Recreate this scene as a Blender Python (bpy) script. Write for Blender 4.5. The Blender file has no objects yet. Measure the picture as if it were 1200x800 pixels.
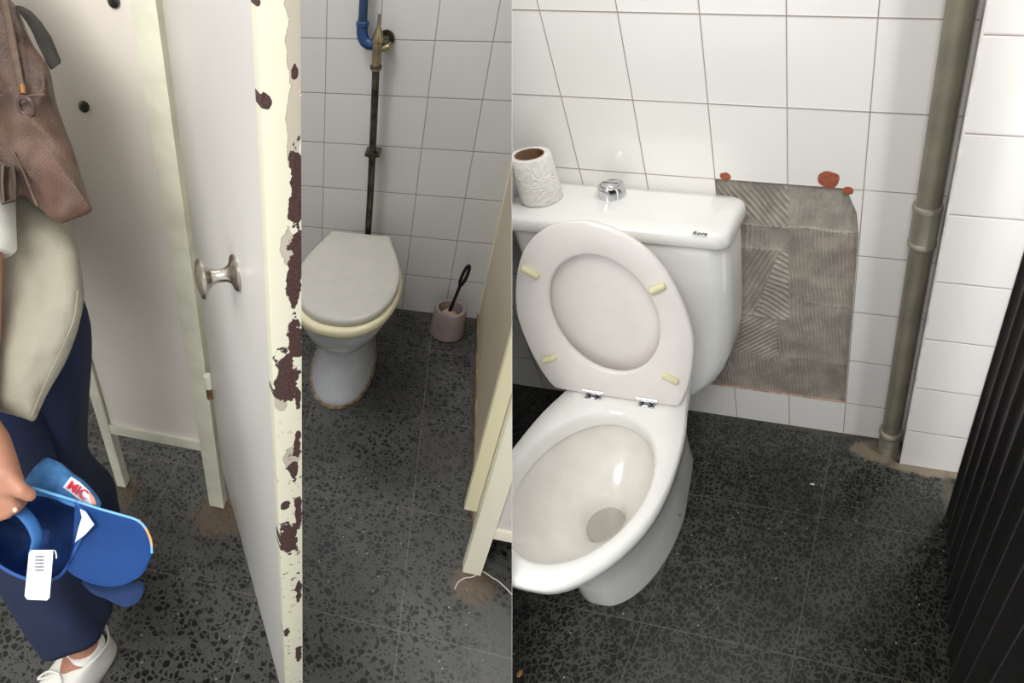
import bpy, bmesh, math, random
from mathutils import Vector, Matrix, noise
random.seed(4)
C = bpy.context.scene.collection
PI = math.pi

# ------------------------------------------------------------------ camera, world, lamps, exposure
scene = bpy.context.scene
cd = bpy.data.cameras.new('camera'); cam = bpy.data.objects.new('camera', cd); C.objects.link(cam)
cd.sensor_width = 36; cd.lens = 22.5; cd.clip_start = 0.02
cam.location = (0, 0, 1.5); cam.rotation_euler = (math.radians(48), 0, 0)
scene.camera = cam
scene.view_settings.view_transform = 'Standard'; scene.view_settings.look = 'None'
scene.view_settings.gamma = 1; scene.view_settings.use_curve_mapping = False
scene.view_settings.exposure = 0.0
w = bpy.data.worlds.new('world'); scene.world = w; w.use_nodes = True
w.node_tree.nodes['Background'].inputs[0].default_value = (0.98, 0.985, 1.0, 1)
w.node_tree.nodes['Background'].inputs[1].default_value = 1.4

# the axes of the two small rooms (across, deep, up) in metres; neither is quite square
ML = Matrix(((1.031556, -0.028318, 0.206077, -0.333845), (-0.268514, 0.950421, 0.032236, -0.052222), (0.062007, -0.043336, 0.982454, -0.091575), (0.000000, 0.000000, 0.000000, 1.000000)))
MR = Matrix(((0.831518, 0.494051, -0.288449, 0.432673), (-0.210387, 0.944513, -0.019277, 0.028916), (0.038086, -0.046342, 0.958318, 0.062523), (0.000000, 0.000000, 0.000000, 1.000000)))

def lamp(name, M, p, q, size, power, col=(1, .96, .9)):
    l = bpy.data.lights.new(name, 'AREA'); l.shape = 'RECTANGLE'; l.size = size[0]; l.size_y = size[1]
    l.energy = power; l.color = col
    o = bpy.data.objects.new(name, l); C.objects.link(o)
    a = M @ Vector(p); b = M @ Vector(q); o.location = a
    o.rotation_euler = (b - a).to_track_quat('-Z', 'Y').to_euler()
    return o
I4 = Matrix.Identity(4)
lamp('overhead_light', I4, (-.45, -.55, 2.6), (-.8, 1.0, .8), (1.0, 1.0), 42, (1, .98, .95))
lamp('overhead_light', I4, (-.62, 1.45, 2.4), (-.5, 2.1, .7), (.45, .45), 11, (1, 1, 1))  # added light over the stall, aimed to brighten its back wall
lamp('overhead_light', I4, (.74, .36, 2.5), (.76, 1.25, .4), (.7, .7), 50, (1, 1, 1))

# ------------------------------------------------------------------ materials
class NT:
    def __init__(s, name, rough=.5, metal=0, spec=.5, coat=0):
        s.m = bpy.data.materials.new(name); s.m.use_nodes = True; s.t = s.m.node_tree
        s.b = s.t.nodes['Principled BSDF']
        s.b.inputs['Roughness'].default_value = rough; s.b.inputs['Metallic'].default_value = metal
        s.b.inputs['Specular IOR Level'].default_value = spec; s.b.inputs['Coat Weight'].default_value = coat
    def n(s, ty, **k):
        o = s.t.nodes.new(ty)
        for a, v in k.items():
            setattr(o, a, v)
        return o
    def lk(s, a, b): s.t.links.new(a, b)
    def put(s, sock, v):
        if hasattr(v, 'is_linked') or isinstance(v, bpy.types.NodeSocket): s.lk(v, sock)
        else: sock.default_value = v
    def math(s, op, a, b=0.0, c=0.0, clamp=False):
        o = s.n('ShaderNodeMath', operation=op, use_clamp=clamp)
        s.put(o.inputs[0], a); s.put(o.inputs[1], b); s.put(o.inputs[2], c)
        return o.outputs[0]
    def mix(s, f, a, b):
        o = s.n('ShaderNodeMix', data_type='RGBA')
        s.put(o.inputs[0], f)
        s.put(o.inputs[6], (*a, 1) if isinstance(a, tuple) else a); s.put(o.inputs[7], (*b, 1) if isinstance(b, tuple) else b)
        return o.outputs[2]
    def uv(s): return s.n('ShaderNodeTexCoord').outputs['UV']
    def obj(s): return s.n('ShaderNodeTexCoord').outputs['Object']
    def sep(s, v):
        o = s.n('ShaderNodeSeparateXYZ'); s.lk(v, o.inputs[0]); return o.outputs
    def noise(s, vec, scale, detail=3, rough=.5):
        o = s.n('ShaderNodeTexNoise'); s.lk(vec, o.inputs['Vector'])
        o.inputs['Scale'].default_value = scale; o.inputs['Detail'].default_value = detail; o.inputs['Roughness'].default_value = rough
        return o.outputs[0]
    def vor(s, vec, scale, feat='F1', rnd=1):
        o = s.n('ShaderNodeTexVoronoi', feature=feat); s.lk(vec, o.inputs['Vector'])
        o.inputs['Scale'].default_value = scale; o.inputs['Randomness'].default_value = rnd
        return o
    def step(s, v, lo, hi, smooth=True):
        o = s.n('ShaderNodeMapRange'); o.interpolation_type = 'SMOOTHSTEP' if smooth else 'LINEAR'
        s.lk(v, o.inputs[0]); o.inputs[1].default_value = lo; o.inputs[2].default_value = hi
        return o.outputs[0]
    def color(s, v): s.put(s.b.inputs['Base Color'], (*v, 1) if isinstance(v, tuple) else v)
    def bump(s, h, strength=.3, dist=.001):
        o = s.n('ShaderNodeBump'); s.put(o.inputs['Height'], h)
        o.inputs['Strength'].default_value = strength; o.inputs['Distance'].default_value = dist
        s.lk(o.outputs[0], s.b.inputs['Normal'])

def lin(r, g, b):
    f = lambda c: (c / 255 / 12.92) if c <= 10 else ((c / 255 + .055) / 1.055) ** 2.4
    return (f(r), f(g), f(b))

def plain(name, rgb, rough=.5, metal=0, var=.06, scale=20, bump=0, bscale=200, coat=0, spec=.5):
    t = NT(name, rough, metal, spec, coat)
    c = lin(*rgb); o = t.obj(); n = t.noise(o, scale, 4)
    d = tuple(max(0, x * (1 - var * 2)) for x in c); e = tuple(min(1, x * (1 + var)) for x in c)
    t.color(t.mix(t.step(n, .3, .7), d, e))
    if bump: t.bump(t.noise(o, bscale, 3), bump, .001)
    return t.m

def tile_mat(name, pitch, u0, v0, rgb, grout, gw=.0016, rough=.16, vs=1.0):
    t = NT(name, rough, 0, .5)
    u, v, _ = t.sep(t.uv())
    uu = t.math('DIVIDE', t.math('SUBTRACT', u, u0), pitch); vv = t.math('DIVIDE', t.math('SUBTRACT', v, v0), pitch * vs)
    e = None
    for x in (uu, vv):
        f = t.math('FRACT', x); d = t.math('MINIMUM', f, t.math('SUBTRACT', 1.0, f))
        e = d if e is None else t.math('MINIMUM', e, d)
    d = t.math('MULTIPLY', e, pitch)
    tile = t.step(d, gw * .7, gw * 1.4)
    cx = t.n('ShaderNodeCombineXYZ'); t.put(cx.inputs[0], t.math('FLOOR', uu)); t.put(cx.inputs[1], t.math('FLOOR', vv))
    wn = t.n('ShaderNodeTexWhiteNoise', noise_dimensions='2D'); t.lk(cx.outputs[0], wn.inputs['Vector'])
    c = lin(*rgb); c2 = tuple(x * .95 for x in c)
    tc = t.mix(wn.outputs[0], c, c2)
    dirt = t.step(t.noise(t.uv(), 9, 5, .6), .5, .8)
    gc = t.mix(dirt, lin(*grout), tuple(x * .55 for x in lin(*grout)))
    t.color(t.mix(tile, gc, tc))
    t.put(t.b.inputs['Roughness'], t.math('ADD', t.math('MULTIPLY', t.math('SUBTRACT', 1.0, tile), .6), rough))
    h = t.math('ADD', t.step(d, 0.0, .004), t.math('MULTIPLY', t.noise(t.uv(), 7, 2), .9))
    t.bump(h, .35, .0015)
    return t.m

def terrazzo(name, pitch, u0, v0, matrix, chip, dust_and_haze, mid, gcol, lay=((64, .05, .34), (140, .12, .5))):
    t = NT(name, .33, 0, .45)
    uv = t.uv(); u, v, _ = t.sep(uv)
    wob = t.n('ShaderNodeVectorMath', operation='ADD'); t.lk(uv, wob.inputs[0])
    nn = t.n('ShaderNodeTexNoise'); t.lk(uv, nn.inputs['Vector']); nn.inputs['Scale'].default_value = 60
    sc = t.n('ShaderNodeVectorMath', operation='SCALE'); t.lk(nn.outputs['Color'], sc.inputs[0]); sc.inputs['Scale'].default_value = .0045
    t.lk(sc.outputs[0], wob.inputs[1]); p = wob.outputs[0]
    masks = []
    for s_, lo, hi in lay:
        ed = t.vor(p, s_, 'DISTANCE_TO_EDGE').outputs['Distance']; rc = t.sep(t.vor(p, s_, 'F1').outputs['Color'])[0]
        th = t.math('ADD', t.math('MULTIPLY', rc, hi), lo)
        masks.append(t.step(t.math('SUBTRACT', ed, th), -.02, .03))
    m = t.math('MAXIMUM', masks[0], masks[1])
    tone = t.step(t.noise(uv, 3.2, 5, .6), .35, .68)
    base = t.mix(tone, tuple(x * .78 for x in lin(*matrix)), tuple(x * 1.3 for x in lin(*matrix)))
    chipc = t.mix(t.sep(t.vor(p, 52, 'F1').outputs['Color'])[1], lin(*chip), tuple(x * .4 for x in lin(*chip)))
    c = t.mix(t.math('MULTIPLY', m, .93), base, chipc)
    # small mid-grey grains in the cement and sparse pale grains
    g = t.vor(uv, 230, 'F1'); gm = t.math('MULTIPLY', t.step(t.sep(g.outputs['Color'])[0], .8, .85), t.step(g.outputs['Distance'], .45, .3))
    c = t.mix(t.math('MULTIPLY', gm, t.math('SUBTRACT', 1.0, m)), c, lin(*mid))
    g = t.vor(uv, 42, 'F1'); gm = t.math('MULTIPLY', t.step(t.sep(g.outputs['Color'])[2], .962, .966), t.step(g.outputs['Distance'], .12, .07))
    c = t.mix(gm, c, lin(150, 142, 122))
    # worn film, stains, then placed patches of dust and painted reflection haze
    film = t.math('MULTIPLY', t.step(t.noise(uv, 5.5, 6, .65), .52, .78), .35)
    c = t.mix(film, c, lin(78, 77, 72))
    rusty = t.math('MULTIPLY', t.step(t.noise(uv, 11, 4, .6), .64, .78), .3)
    c = t.mix(rusty, c, lin(66, 52, 38))
    for (x, y, r, rgb, amt) in dust_and_haze:
        dx = t.math('SUBTRACT', u, x); dy = t.math('SUBTRACT', v, y)
        if isinstance(r, tuple): dx = t.math('DIVIDE', dx, r[0]); dy = t.math('DIVIDE', dy, r[1])
        else: dx = t.math('DIVIDE', dx, r); dy = t.math('DIVIDE', dy, r)
        q = t.math('SQRT', t.math('ADD', t.math('MULTIPLY', dx, dx), t.math('MULTIPLY', dy, dy)))
        q = t.math('ADD', q, t.math('MULTIPLY', t.math('SUBTRACT', t.noise(uv, 22, 5, .7), .5), 1.3))
        c = t.mix(t.math('MULTIPLY', t.step(q, 1.0, .55), amt), c, lin(*rgb))
    e = None
    for x, x0 in ((u, u0), (v, v0)):
        f = t.math('FRACT', t.math('DIVIDE', t.math('SUBTRACT', x, x0), pitch)); d = t.math('MINIMUM', f, t.math('SUBTRACT', 1.0, f))
        e = d if e is None else t.math('MINIMUM', e, d)
    line = t.math('MULTIPLY', t.step(t.math('MULTIPLY', e, pitch), .0017, .0009), t.math('ADD', t.math('MULTIPLY', t.noise(uv, 9, 3), 1.3), -.08), clamp=True)
    c = t.mix(line, c, lin(*gcol))
    t.color(c)
    t.put(t.b.inputs['Roughness'], t.math('ADD', t.math('MULTIPLY', t.noise(uv, 8, 4), .25), .2))
    t.bump(t.noise(uv, 160, 3), .08, .001)
    return t.m

# ------------------------------------------------------------------ geometry helpers (all in a room's own metres)
class MB:
    def __init__(s): s.bm = bmesh.new(); s.uvf = None
    def box(s, a, b, bev=0):
        x0, y0, z0 = a; x1, y1, z1 = b
        v = [s.bm.verts.new(p) for p in ((x0,y0,z0),(x1,y0,z0),(x1,y1,z0),(x0,y1,z0),(x0,y0,z1),(x1,y0,z1),(x1,y1,z1),(x0,y1,z1))]
        fs = [s.bm.faces.new([v[i] for i in q]) for q in ((3,2,1,0),(4,5,6,7),(0,1,5,4),(1,2,6,5),(2,3,7,6),(3,0,4,7))]
        if bev:
            es = list({e for f in fs for e in f.edges})
            bmesh.ops.bevel(s.bm, geom=es, offset=bev, segments=2, affect='EDGES', profile=.7)
        return s
    def loft(s, rings, closed=True, cap0=True, cap1=True):
        R = [[s.bm.verts.new(p) for p in r] for r in rings]; n = len(R[0])
        for a, b in zip(R, R[1:]):
            for i in range(n if closed else n - 1):
                j = (i + 1) % n
                try: s.bm.faces.new((a[i], a[j], b[j], b[i]))
                except ValueError: pass
        if closed and cap0: s.bm.faces.new(R[0][::-1])
        if closed and cap1: s.bm.faces.new(R[-1])
        return s
    def tube(s, pts, r, n=12, cap=True, flat=1.0):
        P = [Vector(p) for p in pts]; rr = r if isinstance(r, (list, tuple)) else [r] * len(P)
        T = [(P[min(i + 1, len(P) - 1)] - P[max(i - 1, 0)]).normalized() for i in range(len(P))]
        up = Vector((0, 0, 1)) if abs(T[0].z) < .9 else Vector((1, 0, 0))
        x = T[0].cross(up).normalized(); rings = []
        for i, p in enumerate(P):
            x = (x - T[i] * x.dot(T[i])).normalized(); y = T[i].cross(x)
            rings.append([p + (x * math.cos(a) + y * math.sin(a) * flat) * rr[i] for a in (2 * PI * k / n for k in range(n))])
        return s.loft(rings, True, cap, cap)
    def lathe(s, c, prof, n=32, axis=(0, 0, 1), cap=(False, False)):
        ax = Vector(axis).normalized(); up = Vector((0, 0, 1)) if abs(ax.z) < .9 else Vector((1, 0, 0))
        x = ax.cross(up).normalized(); y = ax.cross(x); c = Vector(c)
        rings = [[c + ax * z + (x * math.cos(a) + y * math.sin(a)) * max(r, 1e-5) for a in (2 * PI * k / n for k in range(n))] for r, z in prof]
        return s.loft(rings, True, cap[0], cap[1])
    def ball(s, c, r, sc=(1, 1, 1), n=16):
        prof = [(math.sin(PI * k / 10), -math.cos(PI * k / 10)) for k in range(11)]
        rings = [[(c[0] + r * sc[0] * max(p, 1e-4) * math.cos(a), c[1] + r * sc[1] * max(p, 1e-4) * math.sin(a), c[2] + r * sc[2] * z) for a in (2 * PI * k / n for k in range(n))] for p, z in prof]
        return s.loft(rings)
    def grid(s, f, nu, nv):
        V = [[s.bm.verts.new(f(i / nu, j / nv)) for j in range(nv + 1)] for i in range(nu + 1)]
        for i in range(nu):
            for j in range(nv): s.bm.faces.new((V[i][j], V[i + 1][j], V[i + 1][j + 1], V[i][j + 1]))
        return s
    def pillow(s, outline, dv, prof, wob=0, freq=8):
        # a closed soft body: outline swept along dv while it shrinks to its middle at both ends; prof = (scale, offset)
        P = [Vector(p) for p in outline]; c = sum(P, Vector()) / len(P); dv = Vector(dv)
        rings = []
        for sc_, of in prof:
            r = []
            for p in P:
                q = c + (p - c) * sc_ + dv * of
                if wob: q = q + dv.normalized() * noise.noise(q * freq) * wob + Vector((0, 0, 1)) * noise.noise(q * freq + Vector((5, 3, 1))) * wob * .5
                r.append(q)
            rings.append(r)
        return s.loft(rings)

def put(name, mb, mat, room, parent=None, smooth=35, clip=True, uvf=None, base=None):
    bm = mb.bm if isinstance(mb, MB) else mb
    bmesh.ops.recalc_face_normals(bm, faces=bm.faces)
    if uvf:
        lay = bm.loops.layers.uv.new('UVMap')
        for f in bm.faces:
            for l in f.loops: l[lay].uv = uvf(l.vert.co, f.normal)
    org = Vector(parent.matrix_world.translation) if parent else (room @ Vector(base) if base else Vector((0, 0, 0)))
    bm.transform(room)
    if clip:       # each room ends at the dividing wall between them
        s = -1 if room is ML else 1
        xs = [v.co.x * s for v in bm.verts]
        if min(xs) < .0005:
            bmesh.ops.bisect_plane(bm, geom=bm.verts[:] + bm.edges[:] + bm.faces[:], plane_co=((-.0003 if name.startswith(('floor', 'wall')) else .0003) * s, 0, 0), plane_no=(-s, 0, 0), clear_outer=True)
    bm.transform(Matrix.Translation(-org))
    me = bpy.data.meshes.new(name); bm.to_mesh(me); bm.free()
    if smooth:
        for p in me.polygons: p.use_smooth = True
        me.set_sharp_from_angle(angle=math.radians(smooth))
    me.materials.append(mat)
    o = bpy.data.objects.new(name, me); C.objects.link(o)
    if parent: o.parent = parent
    else: o.location = org
    return o

def tag(o, label, cat, group=None):
    o['label'] = label; o['category'] = cat
    if group: o['group'] = group
    return o
def thing(name, label, cat, room, base, group=None):
    o = bpy.data.objects.new(name, None); C.objects.link(o); o.empty_display_size = .05
    o.location = room @ Vector(base); o.matrix_world = Matrix.Translation(o.location)
    return tag(o, label, cat, group)
def sub(name, mb, mat, room, parent, **k):     # a sub-part: parent is a mesh sitting at its thing's base
    bm = mb
    o = put(name, bm, mat, room, None, base=None, **k)
    org = parent.matrix_world.translation
    root = parent.parent
    off = root.location if root else parent.location
    o.data.transform(Matrix.Translation(-Vector(off))); o.location = (0, 0, 0); o.parent = parent
    return o
def struct(name, mb, mat, room, **k):
    o = put(name, mb, mat, room, **k); o['kind'] = 'structure'; return o
def txt(body, size, P0, U, V, thick=.0004):
    cu = bpy.data.curves.new('t', 'FONT'); cu.body = body; cu.size = size; cu.extrude = thick; cu.offset = size * .012
    o = bpy.data.objects.new('t', cu); C.objects.link(o)
    bpy.context.view_layer.update()
    me = bpy.data.meshes.new_from_object(o.evaluated_get(bpy.context.evaluated_depsgraph_get()))
    bpy.data.objects.remove(o)
    P0 = Vector(P0); U = Vector(U).normalized(); V = Vector(V); V = (V - U * V.dot(U)).normalized(); W = U.cross(V)
    m = MB(); m.bm.from_mesh(me)
    for v in m.bm.verts: v.co = P0 + U * v.co.x + V * v.co.y + W * v.co.z
    return m
def spline(pts, n):
    P = [Vector(p) for p in pts]; P = [P[0] * 2 - P[1]] + P + [P[-1] * 2 - P[-2]]; out = []
    m = len(P) - 3
    for k in range(n + 1):
        t = k / n * m; i = min(int(t), m - 1); t -= i; a, b, c, d = P[i:i + 4]
        out.append(.5 * ((2 * b) + (c - a) * t + (2 * a - 5 * b + 4 * c - d) * t * t + (3 * b - a - 3 * c + d) * t ** 3))
    return out
def ringspline(pts, n):
    P = [Vector(p) for p in pts]; m = len(P); out = []
    for k in range(n):
        t = k / n * m; i = int(t); t -= i; a, b, c, d = (P[(i + j) % m] for j in (-1, 0, 1, 2))
        out.append(.5 * ((2 * b) + (c - a) * t + (2 * a - 5 * b + 4 * c - d) * t * t + (3 * b - a - 3 * c + d) * t ** 3))
    return out
def rrect(h0, h1, d0, d1, z, r, n=6):
    out = []
    for cx, cy, a0 in ((h1 - r, d0 + r, -PI / 2), (h1 - r, d1 - r, 0), (h0 + r, d1 - r, PI / 2), (h0 + r, d0 + r, PI)):
        for k in range(n + 1):
            a = a0 + PI / 2 * k / n; out.append((cx + r * math.cos(a), cy + r * math.sin(a), z))
    return out
rz = lambda v: (v.x, v.y)

# ------------------------------------------------------------------ shared materials
M_china = plain('white_china', (238, 238, 233), .12, var=.01, coat=.3)
M_china_in = plain('white_china_inside', (232, 229, 222), .14, var=.02, coat=.3)
M_plastic = plain('white_seat_plastic', (236, 231, 226), .32, var=.01)
M_cream = plain('cream_seat_plastic', (222, 214, 180), .3, var=.03)
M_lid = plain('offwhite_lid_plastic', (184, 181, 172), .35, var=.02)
M_bumper = plain('ivory_rubber', (226, 219, 180), .4, var=.02)
M_chrome = plain('chrome', (210, 210, 212), .12, 1, var=.02)
M_steel = plain('brushed_steel', (172, 165, 155), .28, 1, var=.1, scale=60)
M_black = plain('black_plastic', (16, 16, 17), .35, var=.1)
M_divider = plain('grey_divider_paint', (228, 227, 224), .7)

# ================================================================== SETTING
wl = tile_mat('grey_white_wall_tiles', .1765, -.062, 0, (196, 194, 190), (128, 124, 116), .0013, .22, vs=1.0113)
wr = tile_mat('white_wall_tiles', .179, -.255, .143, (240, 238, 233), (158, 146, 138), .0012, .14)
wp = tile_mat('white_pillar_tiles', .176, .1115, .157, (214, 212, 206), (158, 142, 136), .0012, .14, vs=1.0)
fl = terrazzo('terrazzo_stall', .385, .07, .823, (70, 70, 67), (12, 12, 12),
      [(-.84, 1.06, .09, (92, 78, 60), .5), (-.5, 1.05, .10, (104, 82, 60), .6), (.25, 1.0, .075, (108, 88, 66), .6), (.36, .84, (.16, .2), (86, 86, 84), .6),  # last patch here: pale floor reflection painted into the colour, the others dirt
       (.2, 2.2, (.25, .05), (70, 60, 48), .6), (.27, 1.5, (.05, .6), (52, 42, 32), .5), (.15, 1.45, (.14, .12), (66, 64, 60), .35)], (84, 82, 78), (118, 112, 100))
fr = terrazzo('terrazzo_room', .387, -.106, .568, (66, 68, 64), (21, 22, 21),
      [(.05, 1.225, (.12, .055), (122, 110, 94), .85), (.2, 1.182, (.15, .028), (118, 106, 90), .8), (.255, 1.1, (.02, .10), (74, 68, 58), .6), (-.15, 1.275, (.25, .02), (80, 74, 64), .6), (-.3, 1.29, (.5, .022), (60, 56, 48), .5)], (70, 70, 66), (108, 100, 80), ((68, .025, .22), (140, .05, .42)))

m = MB(); m.grid(lambda u, v: (-2.2 + 3.4 * u, -.7 + 2.935 * v, 0), 4, 4)
struct('floor', m, fl, ML, uvf=lambda c, n: (c.x, c.y), smooth=0)
m = MB(); m.grid(lambda u, v: (-1.7 + 2.6 * u, -.7 + 2.0 * v, 0), 4, 4)
struct('floor.001', m, fr, MR, uvf=lambda c, n: (c.x, c.y), smooth=0)

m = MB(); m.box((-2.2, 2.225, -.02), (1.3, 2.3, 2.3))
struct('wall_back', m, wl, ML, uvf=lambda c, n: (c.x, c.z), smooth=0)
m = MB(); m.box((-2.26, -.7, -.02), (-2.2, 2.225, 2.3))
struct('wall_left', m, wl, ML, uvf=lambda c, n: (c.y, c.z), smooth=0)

# back wall of the right room with the hole where tiles have come away
HL, HR, HB, HT = -.613, -.0785, .1435, .859
m = MB()
def quad(m, pts): m.bm.faces.new([m.bm.verts.new(p) for p in pts])
D0 = 1.278
def wq(a, b, c, d): quad(m, [(a, D0, c), (b, D0, c), (b, D0, d), (a, D0, d)])
wq(-1.7, .8, HT, 2.3); wq(-1.7, .8, -.01, HB); wq(-1.7, HL, HB, HT); wq(HR, .8, HB, HT); wq(HL, -.434, .68, HT)
# slanting broken corner tile at the top right of the hole
quad(m, [(HR, D0, HT), (HR, D0, .74), (-.088, D0, .80), (-.108, D0, .842), (-.118, D0, HT)])
T = .010
for a, b in (((-.434, HT), (-.118, HT)), ((-.118, HT), (-.108, .842)), ((-.108, .842), (-.088, .80)), ((-.088, .80), (HR, .74)), ((HR, .74), (HR, HB)), ((HR, HB), (HL, HB)), ((HL, HB), (HL, .68)), ((HL, .68), (-.434, .68)), ((-.434, .68), (-.434, HT))):
    quad(m, [(a[0], D0, a[1]), (b[0], D0, b[1]), (b[0], D0 + T, b[1]), (a[0], D0 + T, a[1])])
wb = struct('wall_back.001', m, wr, MR, uvf=lambda c, n: (c.x, c.z), smooth=0)

M_clay = plain('red_clay_body', (160, 88, 62), .85, var=.1, scale=120, bump=.4)
M_mortar = NT('grey_tile_adhesive', .8)
_n = M_mortar.noise(M_mortar.obj(), 14, 5, .6); _z = M_mortar.sep(M_mortar.uv())[1]
M_mortar.color(M_mortar.mix(M_mortar.step(_n, .35, .7), lin(146, 140, 130), lin(180, 172, 160))); M_mortar.bump(M_mortar.noise(M_mortar.obj(), 260, 4), .35, .001); M_mortar = M_mortar.m

# combed adhesive: trowel strokes in several directions
def ridge(x, z):
    wx = noise.noise(Vector((x * 14, z * 14, 0))) * .006; wn = noise.noise(Vector((x * 40, z * 40, 3)))
    def comb(ang, pitch=.0105, amp=.0026):
        a = math.radians(ang); t = ((x + wx) * math.cos(a) + (z + wx) * math.sin(a)) / pitch
        return 1.5 * amp * (1 - abs(math.sin(PI * t)) ** .8) * (1 + .4 * wn)
    col = -.256 + .004 * noise.noise(Vector((z * 30, 0, 0)))
    if x > col:
        h = comb(4, .0098, .0030) if z < .735 else comb(-6, .014, .0026) * max(0, min(1, 1.5 * noise.noise(Vector((x * 16, z * 22, 7))) + .45))
        for zz in (.74, .51, .30):
            h += .0016 * math.exp(-((z - zz - .006 * noise.noise(Vector((x * 30, zz, 0)))) / .003) ** 2) * (.5 + abs(math.sin(x * 330)))
        if .36 < z < .60: h = h * .75 + .0007 * abs(math.sin(z / .008 * PI))
    else:
        if z > .735: h = comb(38, .0135, .0030) if z > .75 + .05 * noise.noise(Vector((x * 9, 0, 0))) else .001
        elif z > .665: h = comb(-5, .0125, .0022) * (.4 if x > -.30 else 1)
        elif z > .44: h = comb(66, .0165, .0042) if x > -.36 + (z - .44) * .35 else comb(-28, .013, .0032)
        elif z > .29: h = comb(-52, .012, .0022) if x < -.29 else comb(10, .01, .002)
        else: h = comb(4, .010, .0022)
        for zz in (.737, .668, .445): h += .0016 * math.exp(-((z - zz) / .003) ** 2) * (.4 + abs(math.sin(x * 300)))
    h += .0035 * math.exp(-((x - col) / .004) ** 2) * (.4 + .8 * abs(noise.noise(Vector((x * 90, z * 90, 1)))))
    h += .0005 * noise.noise(Vector((x * 120, z * 120, 0)))
    return h
m = MB(); m.grid(lambda u, v: (HL + (HR - HL) * u, D0 + T - .001 - ridge(HL + (HR - HL) * u, HB + (HT - HB) * v), HB + (HT - HB) * v), 460, 340)
tag(put('tile_adhesive', m, M_mortar, MR, base=(-.25, D0, HB), smooth=180, uvf=lambda c, n: (c.x, c.z)), 'bare patch of combed grey tile adhesive where wall tiles are missing', 'adhesive')

def blob(c, rx, rz_, th, seed, n=22, y=D0):
    out = []
    for k in range(n):
        a = 2 * PI * k / n; q = 1 + .16 * noise.noise(Vector((math.cos(a) * 1.7 + seed, math.sin(a) * 1.7, seed)))
        out.append((c[0] + rx * q * math.cos(a), c[1] + rz_ * q * math.sin(a)))
    m = MB(); m.loft([[(x, y + .0, z) for x, z in out], [(x, y - th, z) for x, z in out], [(c[0] + (x - c[0]) * .93, y - th - .0003, c[1] + (z - c[1]) * .93) for x, z in out]]); return m
o = put('clay_patch', blob((-.158, .879), .026, .021, .0012, 3), M_clay, MR, base=(-.158, D0, .879)); tag(o, 'large round chip showing red clay above the missing tiles', 'chipped tile')
o = put('clay_patch', blob((-.407, .868), .014, .010, .0012, 7), M_clay, MR, base=(-.407, D0, .868)); tag(o, 'small red clay chip above the cistern corner beside the adhesive', 'chipped tile')
m = blob((-.112, .855), .013, .010, .0012, 12); o = put('clay_patch', m, M_clay, MR, base=(-.112, D0, .855)); tag(o, 'tiny red clay chip at the top right corner of the hole', 'chipped tile')
m = MB(); m.box((-.60, D0 - .0006, HB - .0018), (HR, D0 + .004, HB + .001))
struct('trim_1', m, plain('broken_tile_edge', (196, 160, 140), .8, var=.2, scale=90), MR)

# boxed-in corner: tiled face nearer than the back wall
m = MB(); m.box((.1115, 1.191, -.01), (.8, 1.30, 2.3), 0)
struct('wall_right', m, wp, MR, uvf=lambda c, n: (c.x, c.z) if abs(n.y) > .5 else (c.y - 1.191 + .1115, c.z), smooth=0)
m = MB(); m.box((.1085, 1.1885, 0), (.1145, 1.1935, 2.3), .002)
struct('trim_2', m, plain('tile_edge_bead', (214, 206, 200), .3, var=.1), MR)
m = MB(); m.box((.285, 1.1885, 0), (.32, 1.1915, 2.3), .001)
struct('trim_3', m, plain('white_filler_strip', (226, 224, 220), .4, var=.05), MR)

# dividing wall between the two rooms
m = MB(); m.loft([[(x, -.7, -1.0), (x, -.7, .004), (x, .44, .004), (x, .50, .28), (x, .95, 1.25), (x, 1.35, 2.9), (x, 4.2, 2.9), (x, 4.2, -1.0)] for x in (-.0002, .0002)])
o = put('wall_middle', m, M_divider, Matrix.Identity(4), clip=False, smooth=0); o['kind'] = 'structure'

# ================================================================== RIGHT ROOM
# ---- waste pipe
M_pipe = plain('grey_pvc', (128, 122, 106), .42, var=.12, scale=9)
M_pipe2 = plain('grey_pvc_socket', (142, 138, 122), .45, var=.1, scale=30)
px_, py_ = .071, 1.240
t = thing('waste_pipe', 'grey plastic waste pipe running down the tiled corner', 'pipe', MR, (px_, py_, 0))
m = MB(); m.lathe((px_, py_, 0), [(.0275, .0), (.0275, 2.3)], 32, cap=(True, True)); put('pipe', m, M_pipe, MR, t)
m = MB(); m.lathe((px_, py_, 0), [(.0275, .752), (.0335, .752), (.0345, .757), (.0335, .762), (.0315, .765), (.0315, .838), (.0335, .842), (.0345, .848), (.0335, .854), (.0275, .856)], 36)
c = put('collar', m, M_pipe2, MR, t)
m = MB(); m.lathe((px_, py_, 0), [(.0345, .0), (.034, .02), (.0325, .06), (.0325, .075), (.0355, .08), (.036, .088), (.034, .094), (.0275, .096)], 36)
put('socket', m, M_pipe2, MR, t)

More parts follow.
